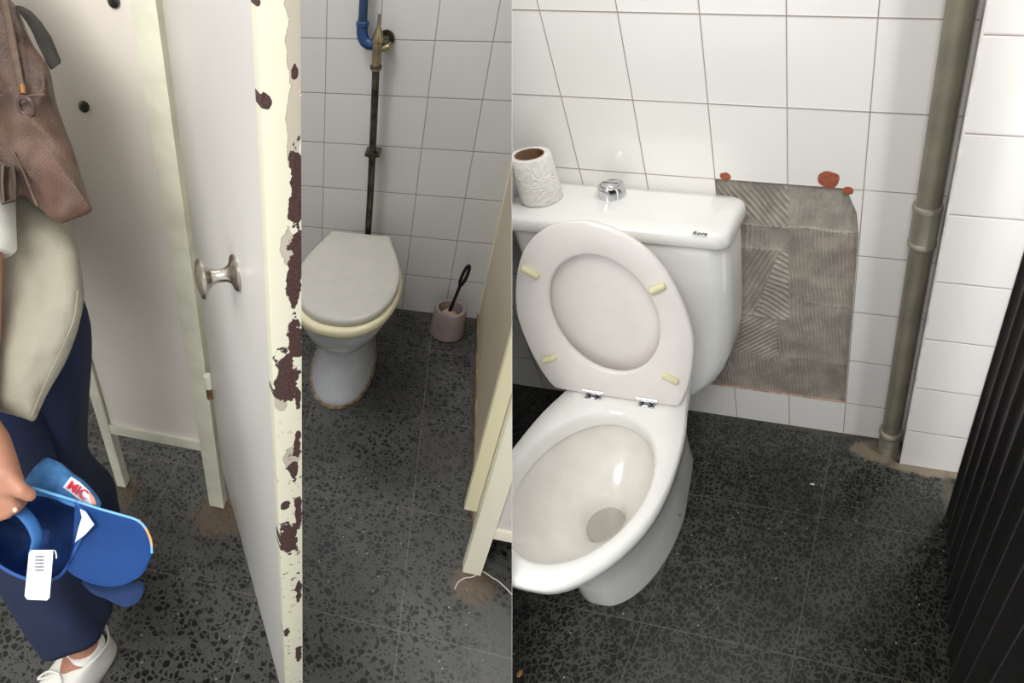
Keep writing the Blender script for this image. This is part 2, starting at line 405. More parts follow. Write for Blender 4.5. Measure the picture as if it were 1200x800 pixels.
# ---- black folding door
M_fold = plain('black_ribbed_plastic', (19, 16, 17), .38, var=.2, scale=6)
t = thing('folding_door', 'black ribbed folding door along the right edge', 'door', MR, (.265, .6, 0))
prof = []; p_ = .075; y = 1.04
while y > .02:
    for f, x in ((0, .0), (.08, -.004), (.16, -.0045), (.24, 0), (.36, .006), (.5, .008), (.86, .008), (.95, .003)):
        prof.append((.252 + x, y - f * p_))
    y -= p_
m = MB(); m.loft([[(a, b, .004) for a, b in prof] + [(.29, prof[-1][1], .004), (.29, 1.04, .004)], [(a, b, 2.1) for a, b in prof] + [(.29, prof[-1][1], 2.1), (.29, 1.04, 2.1)]])
put('folding_panel', m, M_fold, MR, t, smooth=25)
m = MB()
for k in range(13):
    y = 1.04 - .12 * p_ - k * p_; m.tube([(.2475, y, .005), (.2475, y, 2.1)], .0016, 6)
put('rib', m, plain('grey_ridge', (62, 58, 58), .3), MR, t)

# ---- toilet with raised seat
HC = -.62
half = [(0, .438), (.045, .441), (.085, .458), (.13, .497), (.168, .553), (.194, .62), (.204, .70), (.2, .79), (.189, .87), (.168, .945), (.154, 1.01), (.134, 1.09), (.11, 1.145), (0, 1.155)]
def egg(nn=28):
    s_ = spline([(a, b, 0) for a, b in half], nn)
    return [(p.x, p.y) for p in s_] + [(-p.x, p.y) for p in s_[-2:0:-1]]
EGG = egg()
def esec(z, a=1.0, f=.438, r=1.155, hc=HC, k=.0):
    return [(hc + x * a * (1 + k * max(0, (y - .62) / .53)), f + (y - .438) / (1.155 - .438) * (r - f), z) for x, y in EGG]
t = thing('toilet', 'white toilet with cistern, its seat raised, beside the missing tiles', 'toilet', MR, (HC, .85, 0))
def opening(z, a, b, dc, hc=HC):
    out = []
    for x, y in EGG:
        an = math.atan2(x / .165, (y - .69) / .21)
        out.append((hc + a * math.sin(an), dc + b * math.cos(an), z))
    return out
m = MB()
rings = [esec(0, .62, .588, 1.09, k=.28), esec(.012, .625, .585, 1.09, k=.28), esec(.10, .58, .580, 1.09, k=.28), esec(.19, .58, .560, 1.10, k=.28), esec(.25, .66, .530, 1.12, k=.3), esec(.30, .76, .495, 1.13, k=.15),
         esec(.335, .86, .465, 1.14), esec(.355, .93, .452, 1.15), esec(.362, .965, .447, 1.153), esec(.366, .99, .440, 1.155), esec(.385, 1.0, .438), esec(.395, .99, .441, 1.152), esec(.400, .965, .448, 1.147)]
rings += [opening(.4005, .170, .212, .69), opening(.397, .163, .205, .69), opening(.385, .158, .199, .69), opening(.36, .157, .197, .69)]
m.loft(rings, True, True, False)
body = put('bowl', m, M_china, MR, t, smooth=60)
m = MB()
m.loft([opening(.362, .157, .197, .69), opening(.352, .168, .208, .69), opening(.335, .165, .203, .692), opening(.30, .150, .183, .70), opening(.265, .120, .148, .705), opening(.235, .088, .108, .710),
        opening(.21, .060, .070, .712), opening(.17, .048, .050, .716), opening(.12, .045, .045, .72), opening(.10, .03, .03, .72)], True, False, True)
put('bowl_inside', m, M_china_in, MR, t, smooth=70)
tw = NT('still_water', .02); tw.color(lin(205, 204, 196)); tw.b.inputs['Transmission Weight'].default_value = .7; tw.b.inputs['IOR'].default_value = 1.33
tw.bump(tw.noise(tw.obj(), 120, 2), .25, .001)
m = MB(); m.bm.faces.new([m.bm.verts.new(p) for p in opening(.172, .0485, .0505, .716)]); put('water', m, tw.m, MR, t, smooth=0)
m = MB(); m.ball((HC + .128, .857, .04), .009, (.6, 1, 1)); put('bolt_cap', m, plain('rusty_bolt', (78, 62, 48), .6, .5), MR, t)
# cistern
t2 = None
CC = -.642
def cs(z, hw, d0, d1, r): return rrect(CC - hw, CC + hw, d0, d1, z, r, 8)
m = MB(); m.loft([cs(.262, .12, 1.085, 1.266, .03), cs(.30, .178, 1.083, 1.268, .035), cs(.345, .215, 1.082, 1.27, .04), cs(.385, .238, 1.084, 1.27, .045), cs(.43, .256, 1.086, 1.27, .05), cs(.52, .270, 1.088, 1.27, .05), cs(.64, .276, 1.09, 1.27, .05), cs(.775, .279, 1.094, 1.27, .045), cs(.785, .275, 1.098, 1.268, .045)])
put('cistern', m, M_china, MR, t, smooth=60)
m = MB(); m.loft([cs(.782, .282, 1.088, 1.272, .03), cs(.784, .288, 1.083, 1.273, .03), cs(.790, .291, 1.080, 1.274, .03), cs(.810, .289, 1.082, 1.274, .03), cs(.818, .285, 1.087, 1.272, .03), cs(.822, .276, 1.096, 1.268, .03), cs(.8235, .24, 1.12, 1.25, .035), cs(.8245, .10, 1.17, 1.20, .01)])
lidc = put('cistern_lid', m, M_china, MR, t, smooth=60)
bc = (-.683, 1.222, .8225)
m = MB(); m.lathe(bc, [(.0335, 0), (.0335, .024), (.031, .029), (.026, .0305), (.0245, .029), (.0, .029)], 36); fb = put('flush_button', m, M_chrome, MR, t)
m = MB(); m.lathe(bc, [(.0232, .028), (.0232, .0325), (.021, .034), (.0, .0345)], 32); sub('button_insert', m, M_chrome, MR, fb)
m = MB(); m.box((bc[0] - .021, bc[1] - .0006, bc[2] + .0342), (bc[0] + .021, bc[1] + .0006, bc[2] + .0352)); sub('button_gap', m, M_black, MR, fb)
mm = txt('Roca', .017, (-0.4321, 1.0804, 0.8230), (1, 0, 0), (0, 1, 0)); put('logo_lettering', mm, plain('dark_print', (70, 70, 72), .5), MR, t, smooth=0)
# seat and lid
SB = Vector((0, .945, .42)); SU = Vector((0, .055, .42)).normalized(); SN = SU.cross(Vector((1, 0, 0)));
if SN.y > 0: SN = -SN           # towards the viewer
SC = -.641
so = [(0, .463), (.052, .455), (.112, .428), (.165, .376), (.203, .297), (.224, .208), (.219, .128), (.203, .056), (.184, .008), (.172, -.010), (.150, -.0155), (0, -.0165)]
s_ = spline([(a, b, 0) for a, b in so], 36); SO = [(p.x, p.y) for p in s_] + [(-p.x, p.y) for p in s_[-2:0:-1]]
SI = []
for x, y in SO:
    an = math.atan2(x / .22, (y - .225) / .24); SI.append((.007 + .136 * math.sin(an), .226 + .158 * math.cos(an)))
def sp(x, s, off): return SB + Vector((SC + x, 0, 0)) + SU * s + SN * off
def sring(L_, off, k=1.0, grow=0.0):
    out = []
    for x, s in L_:
        v = Vector((x, s - .225)); l = v.length or 1; v = v * ((l + grow) / l)
        out.append(sp(v.x, v.y + .225, off))
    return out
m = MB()
R_ = [sring(SI, .002, grow=.001), sring(SI, .006, grow=.0035), sring(SI, .008, grow=.008), sring(SO, .008, grow=-.007), sring(SO, .006, grow=-.002), sring(SO, .001), sring(SO, -.008, grow=-.002), sring(SO, -.013, grow=-.009), sring(SI, -.013, grow=.012), sring(SI, -.008, grow=.004), sring(SI, .002, grow=.001)]
m.loft(R_, True, False, False); bmesh.ops.remove_doubles(m.bm, verts=m.bm.verts, dist=1e-5)
seat = put('seat', m, M_plastic, MR, t, smooth=50)
m = MB()
m.loft([sring(SO, -.036, grow=-.036), sring(SO, -.038, grow=-.032), sring(SO, -.044, grow=-.032), sring(SO, -.048, grow=-.04), sring(SO, -.050, grow=-.08)])
put('seat_lid', m, M_plastic, MR, t, smooth=50)
for x, s, an in ((-.153, .329, -28), (.154, .323, 28), (-.159, .086, 24), (.161, .077, -24)):
    a = math.radians(an); ux, us = math.cos(a), math.sin(a)
    m = MB(); m.tube([sp(x + k * ux, s + k * us, .012) for k in (-.0225, -.0215, -.017, .017, .0215, .0225)], [.001, .006, .0088, .0088, .006, .001], 14)
    sub('bumper', m, M_bumper, MR, seat)
for hx in (-.700, -.553):
    m = MB(); m.box((hx - .022, .922, .401), (hx + .022, .956, .404), .001)
    m.tube([(hx - .026, .937, .416), (hx + .03, .937, .416)], .0065, 14)
    m.tube([(hx - .014, .937, .404), (hx - .014, .937, .416)], .006, 10); m.tube([(hx + .010, .937, .404), (hx + .010, .937, .416)], .007, 10)
    put('hinge', m, M_chrome, MR, t)

# ---- toilet roll
rc = (-.850, 1.178, .8245)
M_paper = NT('embossed_paper', .9); M_paper.color(lin(236, 233, 226)); _v = M_paper.vor(M_paper.obj(), 45, 'SMOOTH_F1').outputs[0]; M_paper.bump(M_paper.math('SINE', M_paper.math('MULTIPLY', _v, 34)), .6, .0012); M_paper = M_paper.m
t = thing('toilet_roll', 'white embossed toilet roll standing on the cistern lid', 'toilet roll', MR, rc)
m = MB(); m.lathe(rc, [(.030, .001), (.0485, .001), (.0505, .004), (.0495, .05), (.048, .108), (.0465, .1115), (.0335, .112)], 40); put('paper', m, M_paper, MR, t)
m = MB(); m.lathe(rc, [(.031, .1125), (.031, .0), (.034, .0), (.034, .1125), (.031, .1125)], 36); put('cardboard_core', m, plain('brown_cardboard', (128, 96, 70), .9), MR, t)

# crumbs on the floor
M_crumb = plain('ochre_crumb', (176, 128, 72), .8)
o = put('crumb', MB().ball((-0.7332, 0.3946, 0.0040), .009, (.7, 1, .35), 8), M_crumb, MR, base=(-0.7351, 0.3957, 0.0000), smooth=60); tag(o, 'small ochre crumb on the floor below the raised-seat toilet', 'crumb')
o = put('crumb', MB().ball((-0.1422, 1.0609, 0.0020), .005, (1.6, .7, .3), 8), plain('white_crumb', (210, 208, 200), .8), MR, base=(-0.1424, 1.0623, 0.0000), smooth=60); tag(o, 'white crumb on the floor in front of the grey waste pipe', 'crumb')

# ================================================================== LEFT ROOM
M_panel = plain('beige_grey_laminate', (232, 224, 212), .32, var=.03, scale=4)
M_frame = plain('cream_painted_steel', (214, 210, 184), .4, var=.05, scale=14)
M_frame2 = plain('pale_green_painted_steel', (224, 223, 202), .4, var=.06, scale=14)
def rusty(name, rgb, amt):
    t = NT(name, .42); o = t.obj(); r = t.step(t.noise(o, 26, 6, .7), amt, amt + .04)
    t.color(t.mix(r, lin(*rgb), lin(96, 58, 36))); t.bump(t.math('MULTIPLY', r, -1.0), .3, .001); return t.m
M_chip = rusty('chipped_cream_paint', (228, 220, 184), .70)
M_chip2 = rusty('chipped_white_paint', (236, 232, 210), .68)

def bolt(parent, p, n=(0, -1, 0)):
    m = MB(); m.lathe(p, [(.011, 0), (.011, .004), (.007, .007), (0, .0075)], 18, axis=n); return put('screw_cap', m, plain('dark_metal', (84, 84, 80), .3, .8), ML, parent)

# ---- left front of the cubicles
t = thing('privacy_screen', 'beige cubicle screen on two legs behind the person', 'screen', ML, (-.67, 1.08, 0))
m = MB(); m.box((-.822, 1.083, .285), (-.535, 1.098, 2.1)); put('panel', m, M_panel, ML, t)
m = MB(); m.box((-.856, 1.072, 0), (-.824, 1.104, 2.1), .003); put('post', m, M_frame2, ML, t)
m = MB(); m.box((-.538, 1.072, 0), (-.490, 1.104, 2.1), .003); put('post', m, M_frame2, ML, t)
m = MB(); m.box((-.824, 1.074, .255), (-.538, 1.102, .292), .003); put('bottom_rail', m, M_frame2, ML, t)
bolt(t, (-.572, 1.0825, 1.406)); bolt(t, (-.675, 1.0825, 1.222))

# ---- open door seen almost edge-on
an = math.radians(-60); DU = Vector((math.cos(an), math.sin(an), 0)); DN = Vector((math.sin(an), -math.cos(an), 0))   # DN: visible face, towards the person
H0 = Vector((-.480, 1.07, 0)); WD = .676; TH = .034
def dp(s, o, z): return H0 + DU * s + DN * o + Vector((0, 0, z))
M_door = plain('grey_white_door_paint', (190, 188, 182), .3, var=.02, scale=3)
def dbox(m, s0, s1, o0, o1, z0, z1, bev=0):
    k = MB(); k.box((s0, o0, z0), (s1, o1, z1), bev)
    me = bpy.data.meshes.new('x'); k.bm.to_mesh(me); k.bm.free()
    for v in me.vertices: v.co = dp(*v.co)
    m.bm.from_mesh(me); bpy.data.meshes.remove(me); return m
t = thing('cubicle_door', 'open white cubicle door with flaking rusty edge and round knob', 'door', ML, tuple(dp(.34, -.02, .22)))
put('door_leaf', dbox(MB(), .02, WD - .012, -TH, 0, .222, 2.1, .002), M_door, ML, t)
# leading edge with flaking paint: bands of grey undercoat and rust
e = NT('flaking_paint', .45); uv = e.uv(); eu, ev, _ = e.sep(uv)
n1 = e.noise(uv, 34, 5, .62); n2 = e.noise(uv, 90, 4, .6)
def bl(lst):
    acc = None
    for (cu, cv, ru, rv) in lst:
        a = e.math('DIVIDE', e.math('SUBTRACT', eu, cu), ru); b = e.math('DIVIDE', e.math('SUBTRACT', ev, cv), rv)
        q = e.math('SUBTRACT', 1.0, e.math('SQRT', e.math('ADD', e.math('MULTIPLY', a, a), e.math('MULTIPLY', b, b))))
        acc = q if acc is None else e.math('MAXIMUM', acc, q)
    return acc
rust = bl([(0.0028, 1.4519, 0.0049, 0.0061), (0.0279, 1.4718, 0.0035, 0.0065), (0.0007, 1.5235, 0.0038, 0.0033), (0.0301, 1.3700, 0.0079, 0.0475), (0.0305, 1.3131, 0.0076, 0.0337), (0.0260, 1.2752, 0.0070, 0.0420), (0.0159, 1.1527, 0.0158, 0.0465), (0.0252, 1.1993, 0.0095, 0.0301), (0.0285, 1.1162, 0.0041, 0.0166), (0.0127, 0.8367, 0.0152, 0.0527), (0.0283, 0.8956, 0.0061, 0.0401), (0.0093, 0.9184, 0.0071, 0.0133), (0.0269, 1.0361, 0.0055, 0.0288), (0.0272, 0.6940, 0.0056, 0.0423), (0.0220, 0.9889, 0.0068, 0.0206), (0.0053, 0.5653, 0.0060, 0.0152), (0.0260, 0.4733, 0.0064, 0.0342)])
rust = e.step(e.math('ADD', rust, e.math('ADD', e.math('MULTIPLY', e.math('SUBTRACT', n1, .5), 2.6), e.math('MULTIPLY', e.math('SUBTRACT', n2, .5), .9))), .08, .12)
peel = bl([(0.0295, 1.4994, 0.0081, 0.0577), (0.0275, 1.4349, 0.0066, 0.0444), (0.0205, 1.3150, 0.0067, 0.0188), (0.0091, 1.1149, 0.0081, 0.0166), (0.0211, 1.0141, 0.0111, 0.0197)])
peel = e.step(e.math('ADD', peel, e.math('MULTIPLY', e.math('SUBTRACT', n1, .5), 2.2)), .0, .05)
n3 = e.noise(uv, 300, 3, .6)
speck = e.math('MULTIPLY', e.step(e.math('ADD', n2, e.math('MULTIPLY', n3, .35)), .80, .83), e.step(ev, 1.12, .95))
c = e.mix(peel, lin(200, 198, 176), lin(166, 158, 142)); c = e.mix(e.math('MAXIMUM', rust, speck), c, e.mix(e.step(n3, .3, .7), lin(40, 23, 22), lin(72, 44, 38)))
e.color(c); e.put(e.b.inputs['Roughness'], e.math('ADD', e.math('MULTIPLY', rust, .4), .38))
e.bump(e.math('MULTIPLY', e.math('MAXIMUM', rust, e.math('MULTIPLY', peel, .5)), -1.0), .8, .0015)
m = MB(); dbox(m, WD - .022, WD, -TH, 0, .22, 2.102, .0035)
put('edge_strip', m, e.m, ML, t, uvf=lambda c, n: ((c - H0).dot(DN) * -1, c.z))
k0 = dp(.508, 0, 1.187)
m = MB(); m.lathe(k0, [(0, 0), (.0235, 0), (.0245, .003), (.022, .006), (.013, .009), (.009, .015), (.0085, .026), (.011, .034), (.018, .040), (.0255, .043), (.0265, .046), (.024, .050), (.012, .053), (0, .0535)], 36, axis=DN)
put('knob', m, M_steel, ML, t)
m = MB(); m.tube([tuple(H0 + Vector((.0, -.012, z))) for z in (.497, .53)], .009, 12); hg = put('hinge', m, plain('rusty_steel', (150, 112, 84), .5, .4, var=.3), ML, t)
m = MB(); m.tube([tuple(H0 + Vector((.0, -.012, z))) for z in (.534, .575)], .0105, 12); sub('hinge_sleeve', m, M_frame2, ML, hg)
m = MB(); dbox(m, .005, .022, -TH, -.002, .222, 2.1, .001); put('back_edge', m, M_chip, ML, t)

# ---- right side of the stall
t = thing('cubicle_partition', 'beige side partition between the closed-lid toilet and next stall', 'partition', ML, (.255, 1.6, 0))
m = MB(); m.box((.247, 1.10, .03), (.262, 2.215, 2.1)); put('panel', m, plain('tan_laminate', (186, 174, 152), .4, var=.04, scale=4), ML, t)
m = MB(); m.box((.2445, 2.205, .03), (.2645, 2.222, 2.1), .002); put('wall_channel', m, M_chip, ML, t)
m = MB(); m.box((.2425, 1.10, .0), (.2665, 2.215, .035), .003); put('bottom_rail', m, plain('brown_stained_rail', (140, 116, 88), .5, var=.25, scale=20), ML, t)
t = thing('privacy_screen', 'cream cubicle screen on a rusty leg beside the white string', 'screen', ML, (.3, 1.05, 0))
m = MB(); m.box((.222, 1.032, 0), (.270, 1.068, 2.1), .003); put('post', m, M_chip2, ML, t)
m = MB(); m.box((.270, 1.034, .176), (.95, 1.066, .214), .003); put('bottom_rail', m, M_chip2, ML, t)
m = MB(); m.box((.270, 1.042, .205), (.95, 1.058, 2.1)); put('panel', m, plain('pale_laminate', (214, 206, 202), .35, var=.02), ML, t)
m = MB(); m.box((.190, 1.071, .226), (.222, 1.098, 2.1), .003); put('jamb', m, M_chip, ML, t)

# ---- string
def flo(ps, r): return [(a, b, r) for a, b in ps]
m = MB(); P = spline([(0.2035, 0.9755, 0.0015), (0.2116, 0.9981, 0.0015), (0.2292, 1.0156, 0.0015), (0.2471, 1.0227, 0.0015), (0.2604, 1.0340, 0.0015), (0.2693, 1.0469, 0.0015), (0.2829, 1.0450, 0.0015), (0.2986, 1.0358, 0.0015), (0.3141, 1.0294, 0.0015), (0.3294, 1.0178, 0.0015), (0.3444, 1.0039, 0.0015), (0.3591, 0.9877, 0.0015)], 40)
m.tube(P, .0015, 8)
tag(put('string', m, plain('white_cord', (214, 208, 204), .8), ML, base=(0.2741, 1.0410, -0.0000)), 'white string lying on the floor at the cream leg', 'string')

# ---- closed toilet
HT2 = -.245
hs = [(0, 1.505), (.05, 1.512), (.10, 1.542), (.145, 1.60), (.174, 1.68), (.186, 1.77), (.182, 1.86), (.160, 1.96), (.128, 2.06), (.118, 2.10), (.09, 2.115), (0, 2.118)]
s_ = spline([(a, b, 0) for a, b in hs], 34); E2 = [(p.x, p.y) for p in s_] + [(-p.x, p.y) for p in s_[-2:0:-1]]
def e2(z, a=1.0, f=1.505, r=2.118, hc=HT2): return [(hc + x * a, f + (y - 1.505) / .613 * (r - f), z) for x, y in E2]
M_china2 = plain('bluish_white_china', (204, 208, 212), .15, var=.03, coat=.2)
t = thing('toilet', 'white toilet with its cream lid closed below the flush pipe', 'toilet', ML, (HT2, 1.8, 0))
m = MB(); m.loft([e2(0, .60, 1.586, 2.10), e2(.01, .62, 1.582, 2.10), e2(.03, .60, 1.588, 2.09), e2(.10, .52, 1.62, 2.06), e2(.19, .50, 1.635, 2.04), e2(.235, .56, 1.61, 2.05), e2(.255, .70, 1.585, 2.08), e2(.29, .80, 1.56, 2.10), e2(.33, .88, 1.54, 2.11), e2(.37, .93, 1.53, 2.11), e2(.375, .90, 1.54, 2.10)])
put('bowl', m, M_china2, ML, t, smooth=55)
m = MB(); m.loft([e2(-.0, .655, 1.572, 2.12), e2(.006, .65, 1.574, 2.118), e2(.009, .62, 1.585, 2.10)]); put('base_seal', m, plain('brown_stained_mortar', (142, 120, 96), .9, var=.3, scale=50), ML, t)
def e3(z, g, flat=None):
    out = []
    for x, y in E2:
        v = Vector((x, y - 1.8)); l = v.length; v *= (l + g) / l; out.append((HT2 + v.x, 1.8 + v.y, z))
    return out
m = MB(); m.loft([e3(.376, -.012), e3(.378, -.004), e3(.388, 0), e3(.400, -.001), e3(.408, -.006), e3(.410, -.02)]); put('seat', m, M_cream, ML, t, smooth=60)
def e4(z, g, k=1.0):
    out = []
    for x, y in E2:
        x *= .93; y = min(1.528 + (y - 1.505) * .93, 2.082)
        v = Vector((x, y - 1.8)); l = v.length; v *= (l + g) / l; out.append((HT2 + .003 + v.x, 1.8 + v.y, z))
    return out
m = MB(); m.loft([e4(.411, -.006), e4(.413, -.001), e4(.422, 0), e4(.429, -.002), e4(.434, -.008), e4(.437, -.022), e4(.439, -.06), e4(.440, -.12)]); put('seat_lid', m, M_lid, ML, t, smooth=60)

# ---- flush pipe and valve
M_dark = plain('tarnished_chrome', (88, 82, 68), .28, .9, var=.3, scale=30)
FP = (-.232, 2.170)
t = thing('flush_pipe', 'dark flush pipe with valve on the tiled wall above the closed toilet', 'pipe', ML, (FP[0], FP[1], .43))
P = [(FP[0] + .008, FP[1], .36), (FP[0] + .006, FP[1], .55), (FP[0], FP[1], .80), (FP[0] - .006, FP[1], 1.00)]
m = MB(); m.tube(P, .0125, 20); put('pipe', m, M_dark, ML, t)
m = MB(); x = FP[0] + .003; m.box((x - .026, FP[1] - .016, .700), (x + .026, FP[1] + .05, .712), .002); m.tube([(x, FP[1], .694), (x, FP[1], .718)], .0165, 16); put('clamp', m, M_dark, ML, t)
x = FP[0] - .006; m = MB(); m.lathe((x, FP[1], .99), [(.0125, 0), (.018, .002), (.018, .012), (.0155, .014), (.0165, .085), (.019, .088), (.019, .10), (.016, .108), (.011, .122), (.006, .132), (.0045, .165), (.003, .168)], 24); m.tube([(x, FP[1], 1.055), (x + .03, FP[1] + .005, 1.06), (x + .034, FP[1] + .04, 1.062)], .011, 12)
put('valve', m, plain('tarnished_brass', (150, 138, 108), .25, .9, var=.2), ML, t)
m = MB(); m.tube([(x, FP[1], .998), (x, FP[1], 1.006)], .0195, 20); put('nut', m, M_dark, ML, t)
m = MB(); m.lathe((x + .02, FP[1] + .05, 1.075), [(.028, 0), (.027, -.006), (.012, -.008)], 24, axis=(0, 1, 0)); put('wall_rose', m, M_dark, ML, t)
t = thing('water_pipe', 'blue water supply pipe with an elbow on the tiled wall', 'pipe', ML, (-.292, 2.19, 1.08))
bx_ = -.292
m = MB(); m.tube([(bx_, 2.185, z) for z in (1.115, 2.2)], .0145, 20); put('pipe', m, plain('navy_pipe', (28, 52, 84), .35, var=.1), ML, t)
M_bl = plain('blue_fitting', (30, 62, 108), .3, var=.1)
m = MB(); m.tube([(bx_, 2.185, 1.135), (bx_, 2.185, 1.105), (bx_ + .003, 2.185, 1.088), (bx_ + .012, 2.185, 1.073), (bx_ + .026, 2.183, 1.066), (bx_ + .045, 2.182, 1.066)], [.0185, .0185, .0185, .018, .0175, .0175], 20); el = put('elbow', m, M_bl, ML, t)
m = MB(); m.lathe((bx_, 2.185, 1.118), [(.0185, 0), (.0205, .002), (.0205, .014), (.0185, .016)], 24); sub('elbow_ring', m, M_bl, ML, el)

# ---- toilet brush
bc = (.128, 2.100, 0)
t = thing('toilet_brush_holder', 'taupe toilet brush holder standing in the corner', 'brush holder', ML, bc)
m = MB(); m.lathe(bc, [(0, 0.001), (.060, .001), (.0655, .006), (.066, .02), (.063, .08), (.060, .116), (.058, .126), (.054, .130), (.048, .129), (.046, .122), (.0455, .06), (0, .05)], 40); put('pot', m, plain('taupe_plastic', (142, 128, 122), .4, var=.04), ML, t)
tb = thing('toilet_brush', 'black looped handle of the brush in the taupe holder', 'brush', ML, (.124, 2.10, .06))
m = MB(); m.ball((.125, 2.10, .085), .034, (1, 1, .9)); put('bristles', m, plain('pinkish_bristles', (168, 140, 124), .9, bump=1, bscale=400), ML, tb)
a0 = Vector((.124, 2.10, .10)); a1 = Vector((.147, 2.098, .24)); a2 = Vector((.164, 2.096, .330)); dv = (a2 - a1).normalized(); sd = Vector((.97, 0, -.2)).normalized()
m = MB(); m.tube([a0, a0.lerp(a1, .5), a1], [.0075, .006, .0065], 12)
loop = [a1 + dv * (.045 - .048 * math.cos(k / 20 * 2 * PI)) + sd * .0085 * math.sin(k / 20 * 2 * PI) for k in range(21)]
m.tube(loop, .0062, 10, cap=False); put('handle', m, M_black, ML, tb)

# ================================================================== PERSON
M_skin = plain('skin', (168, 118, 94), .5, var=.05, scale=12, bump=.12, bscale=60)
M_shirt = NT('cream_linen', .85); _o = M_shirt.obj(); M_shirt.color(M_shirt.mix(M_shirt.noise(_o, 9, 3), lin(146, 141, 125), lin(160, 155, 139)))
M_shirt.bump(M_shirt.math('ADD', M_shirt.math('MULTIPLY', M_shirt.noise(_o, 8, 2, .5), 9.0), M_shirt.math('MULTIPLY', M_shirt.noise(_o, 420, 2), .2)), .6, .008); M_shirt = M_shirt.m
M_trou = plain('navy_cotton', (17, 31, 62), .85, var=.12, scale=6, bump=.2, bscale=300)
pr = thing('person', 'person in a cream shirt and navy trousers holding a blue cap', 'person', ML, (-.74, .68, 0))

def skin_mesh(verts, edges, radii, root=0, lvl=2):
    # tapered limbs overlapping at their joints; a voxel remesh then fuses them into one surface
    m = MB(); avg = lambda r: r if not isinstance(r, tuple) else sum(r) / 2
    for a, b in edges:
        A, Bv = Vector(verts[a]), Vector(verts[b]); ra_, rb_ = avg(radii[a]), avg(radii[b])
        if (A - Bv).length < 1e-4: continue
        m.tube([A.lerp(Bv, k / 6) for k in range(7)], [ra_ + (rb_ - ra_) * k / 6 for k in range(7)], 20)
        m.ball(A, ra_, n=20); m.ball(Bv, rb_, n=20)
    return m

# joints
V = []; E = []; Rr = []
def jv(p, r, par=None):
    V.append(Vector(p)); Rr.append(r); i = len(V) - 1
    if par is not None: E.append((par, i))
    return i
KA = (-0.7271, 0.5815, 0.5000); 
Hh = Vector((-0.6386, 0.6052, 0.0000)); Tt = Vector((-0.7436, 0.3631, 0.0000)); X = (Tt - Hh); X.z = 0; X.normalize()
AA = tuple(Hh + X * .068 + Vector((0, 0, .10))); AF = tuple(Hh + X * .15 + Vector((0, 0, .055)))
KB = (-0.7713, 0.7416, 0.5200); AB = (-0.7703, 0.8011, 0.1000)
pel = jv((-.80, .74, .93), .095)
sp1 = jv((-.84, .77, 1.12), .09, pel); sp2 = jv((-.88, .79, 1.28), .095, sp1); nk = jv((-.885, .78, 1.42), .055, sp2); nk2 = jv((-.88, .77, 1.49), .052, nk)
hd = jv((-.87, .76, 1.56), .075, nk2); hd2 = jv((-.87, .765, 1.65), .085, hd); jv((-.87, .77, 1.71), .05, hd2)
ra = jv(((-.775 + KA[0]) / 2 - .02, (.66 + KA[1]) / 2, .72), .066, pel); k = jv(KA, .055, ra); c_ = jv(((KA[0] + AA[0]) / 2, (KA[1] + AA[1]) / 2, .32), .06, k); a2_ = jv(Vector(AA).lerp(Vector(KA), .18), .042, c_); a_ = jv(AA, .037, a2_); f_ = jv(AF, .028, a_)
rb = jv(((-.72 + KB[0]) / 2, (.76 + KB[1]) / 2, .73), .066, pel); k = jv(KB, .055, rb); c_ = jv(((KB[0] + AB[0]) / 2, (KB[1] + AB[1]) / 2, .32), .05, k); a_ = jv(AB, .036, c_); jv(tuple(Vector(AB) + X * .09 + Vector((0, 0, -.045))), .026, a_)
# arm whose hand holds the cap, other arm at the back
ELB = Vector((-0.6574, 0.6709, 1.1571)); sh = jv((-1.0, .70, 1.34), .055, sp2); el_ = jv(ELB, .040, sh)
W0 = Vector((-0.6339, 0.5163, 0.9292))
fm = jv(ELB.lerp(W0, .5), .036, el_); wr_ = jv(W0, (.026, .026), fm)
H1 = Vector((-0.5962, 0.4859, 0.8875)); H2 = Vector((-0.5685, 0.4681, 0.8720))
ha = jv(H1, (.036, .026), wr_)
sh2 = jv((-.80, .90, 1.33), .052, sp2); e2_ = jv((-.79, .96, 1.08), .040, sh2); w2_ = jv((-.80, .93, .90), .028, e2_); h2_ = jv((-.80, .92, .83), (.036, .018), w2_)
for q in range(4):
    b_ = jv(V[h2_] + Vector((-.02 + .016 * q, -.01, -.035)), .009, h2_); jv(V[b_] + Vector((.0, -.012, -.035)), .008, b_)
b_ = jv(V[h2_] + Vector((-.03, -.02, -.01)), .010, h2_); jv(V[b_] + Vector((-.005, -.02, -.03)), .009, b_)
m = skin_mesh(V, E, Rr)
FD = Vector((.25, -.95, 0)).normalized(); FS = Vector((-FD.y, FD.x, 0)); HC_ = Vector((-.87, .76, 1.615))
m.ball(HC_, .088, (.88, 1.0, 1.22), 24)
m.tube([HC_ + FD * .085 + Vector((0, 0, .015)), HC_ + FD * .108 + Vector((0, 0, -.018)), HC_ + FD * .09 + Vector((0, 0, -.028))], [.007, .013, .010], 12)
for q in (-1, 1):
    m.ball(HC_ + FS * .083 * q + Vector((0, 0, -.005)), .02, (.5, .8, 1.3), 12); m.ball(HC_ + FD * .083 + FS * .03 * q + Vector((0, 0, .018)), .012, n=12)
m.tube([HC_ + FD * .084 - FS * .022 + Vector((0, 0, -.052)), HC_ + FD * .091 + Vector((0, 0, -.052)), HC_ + FD * .084 + FS * .022 + Vector((0, 0, -.052))], [.004, .008, .004], 10)
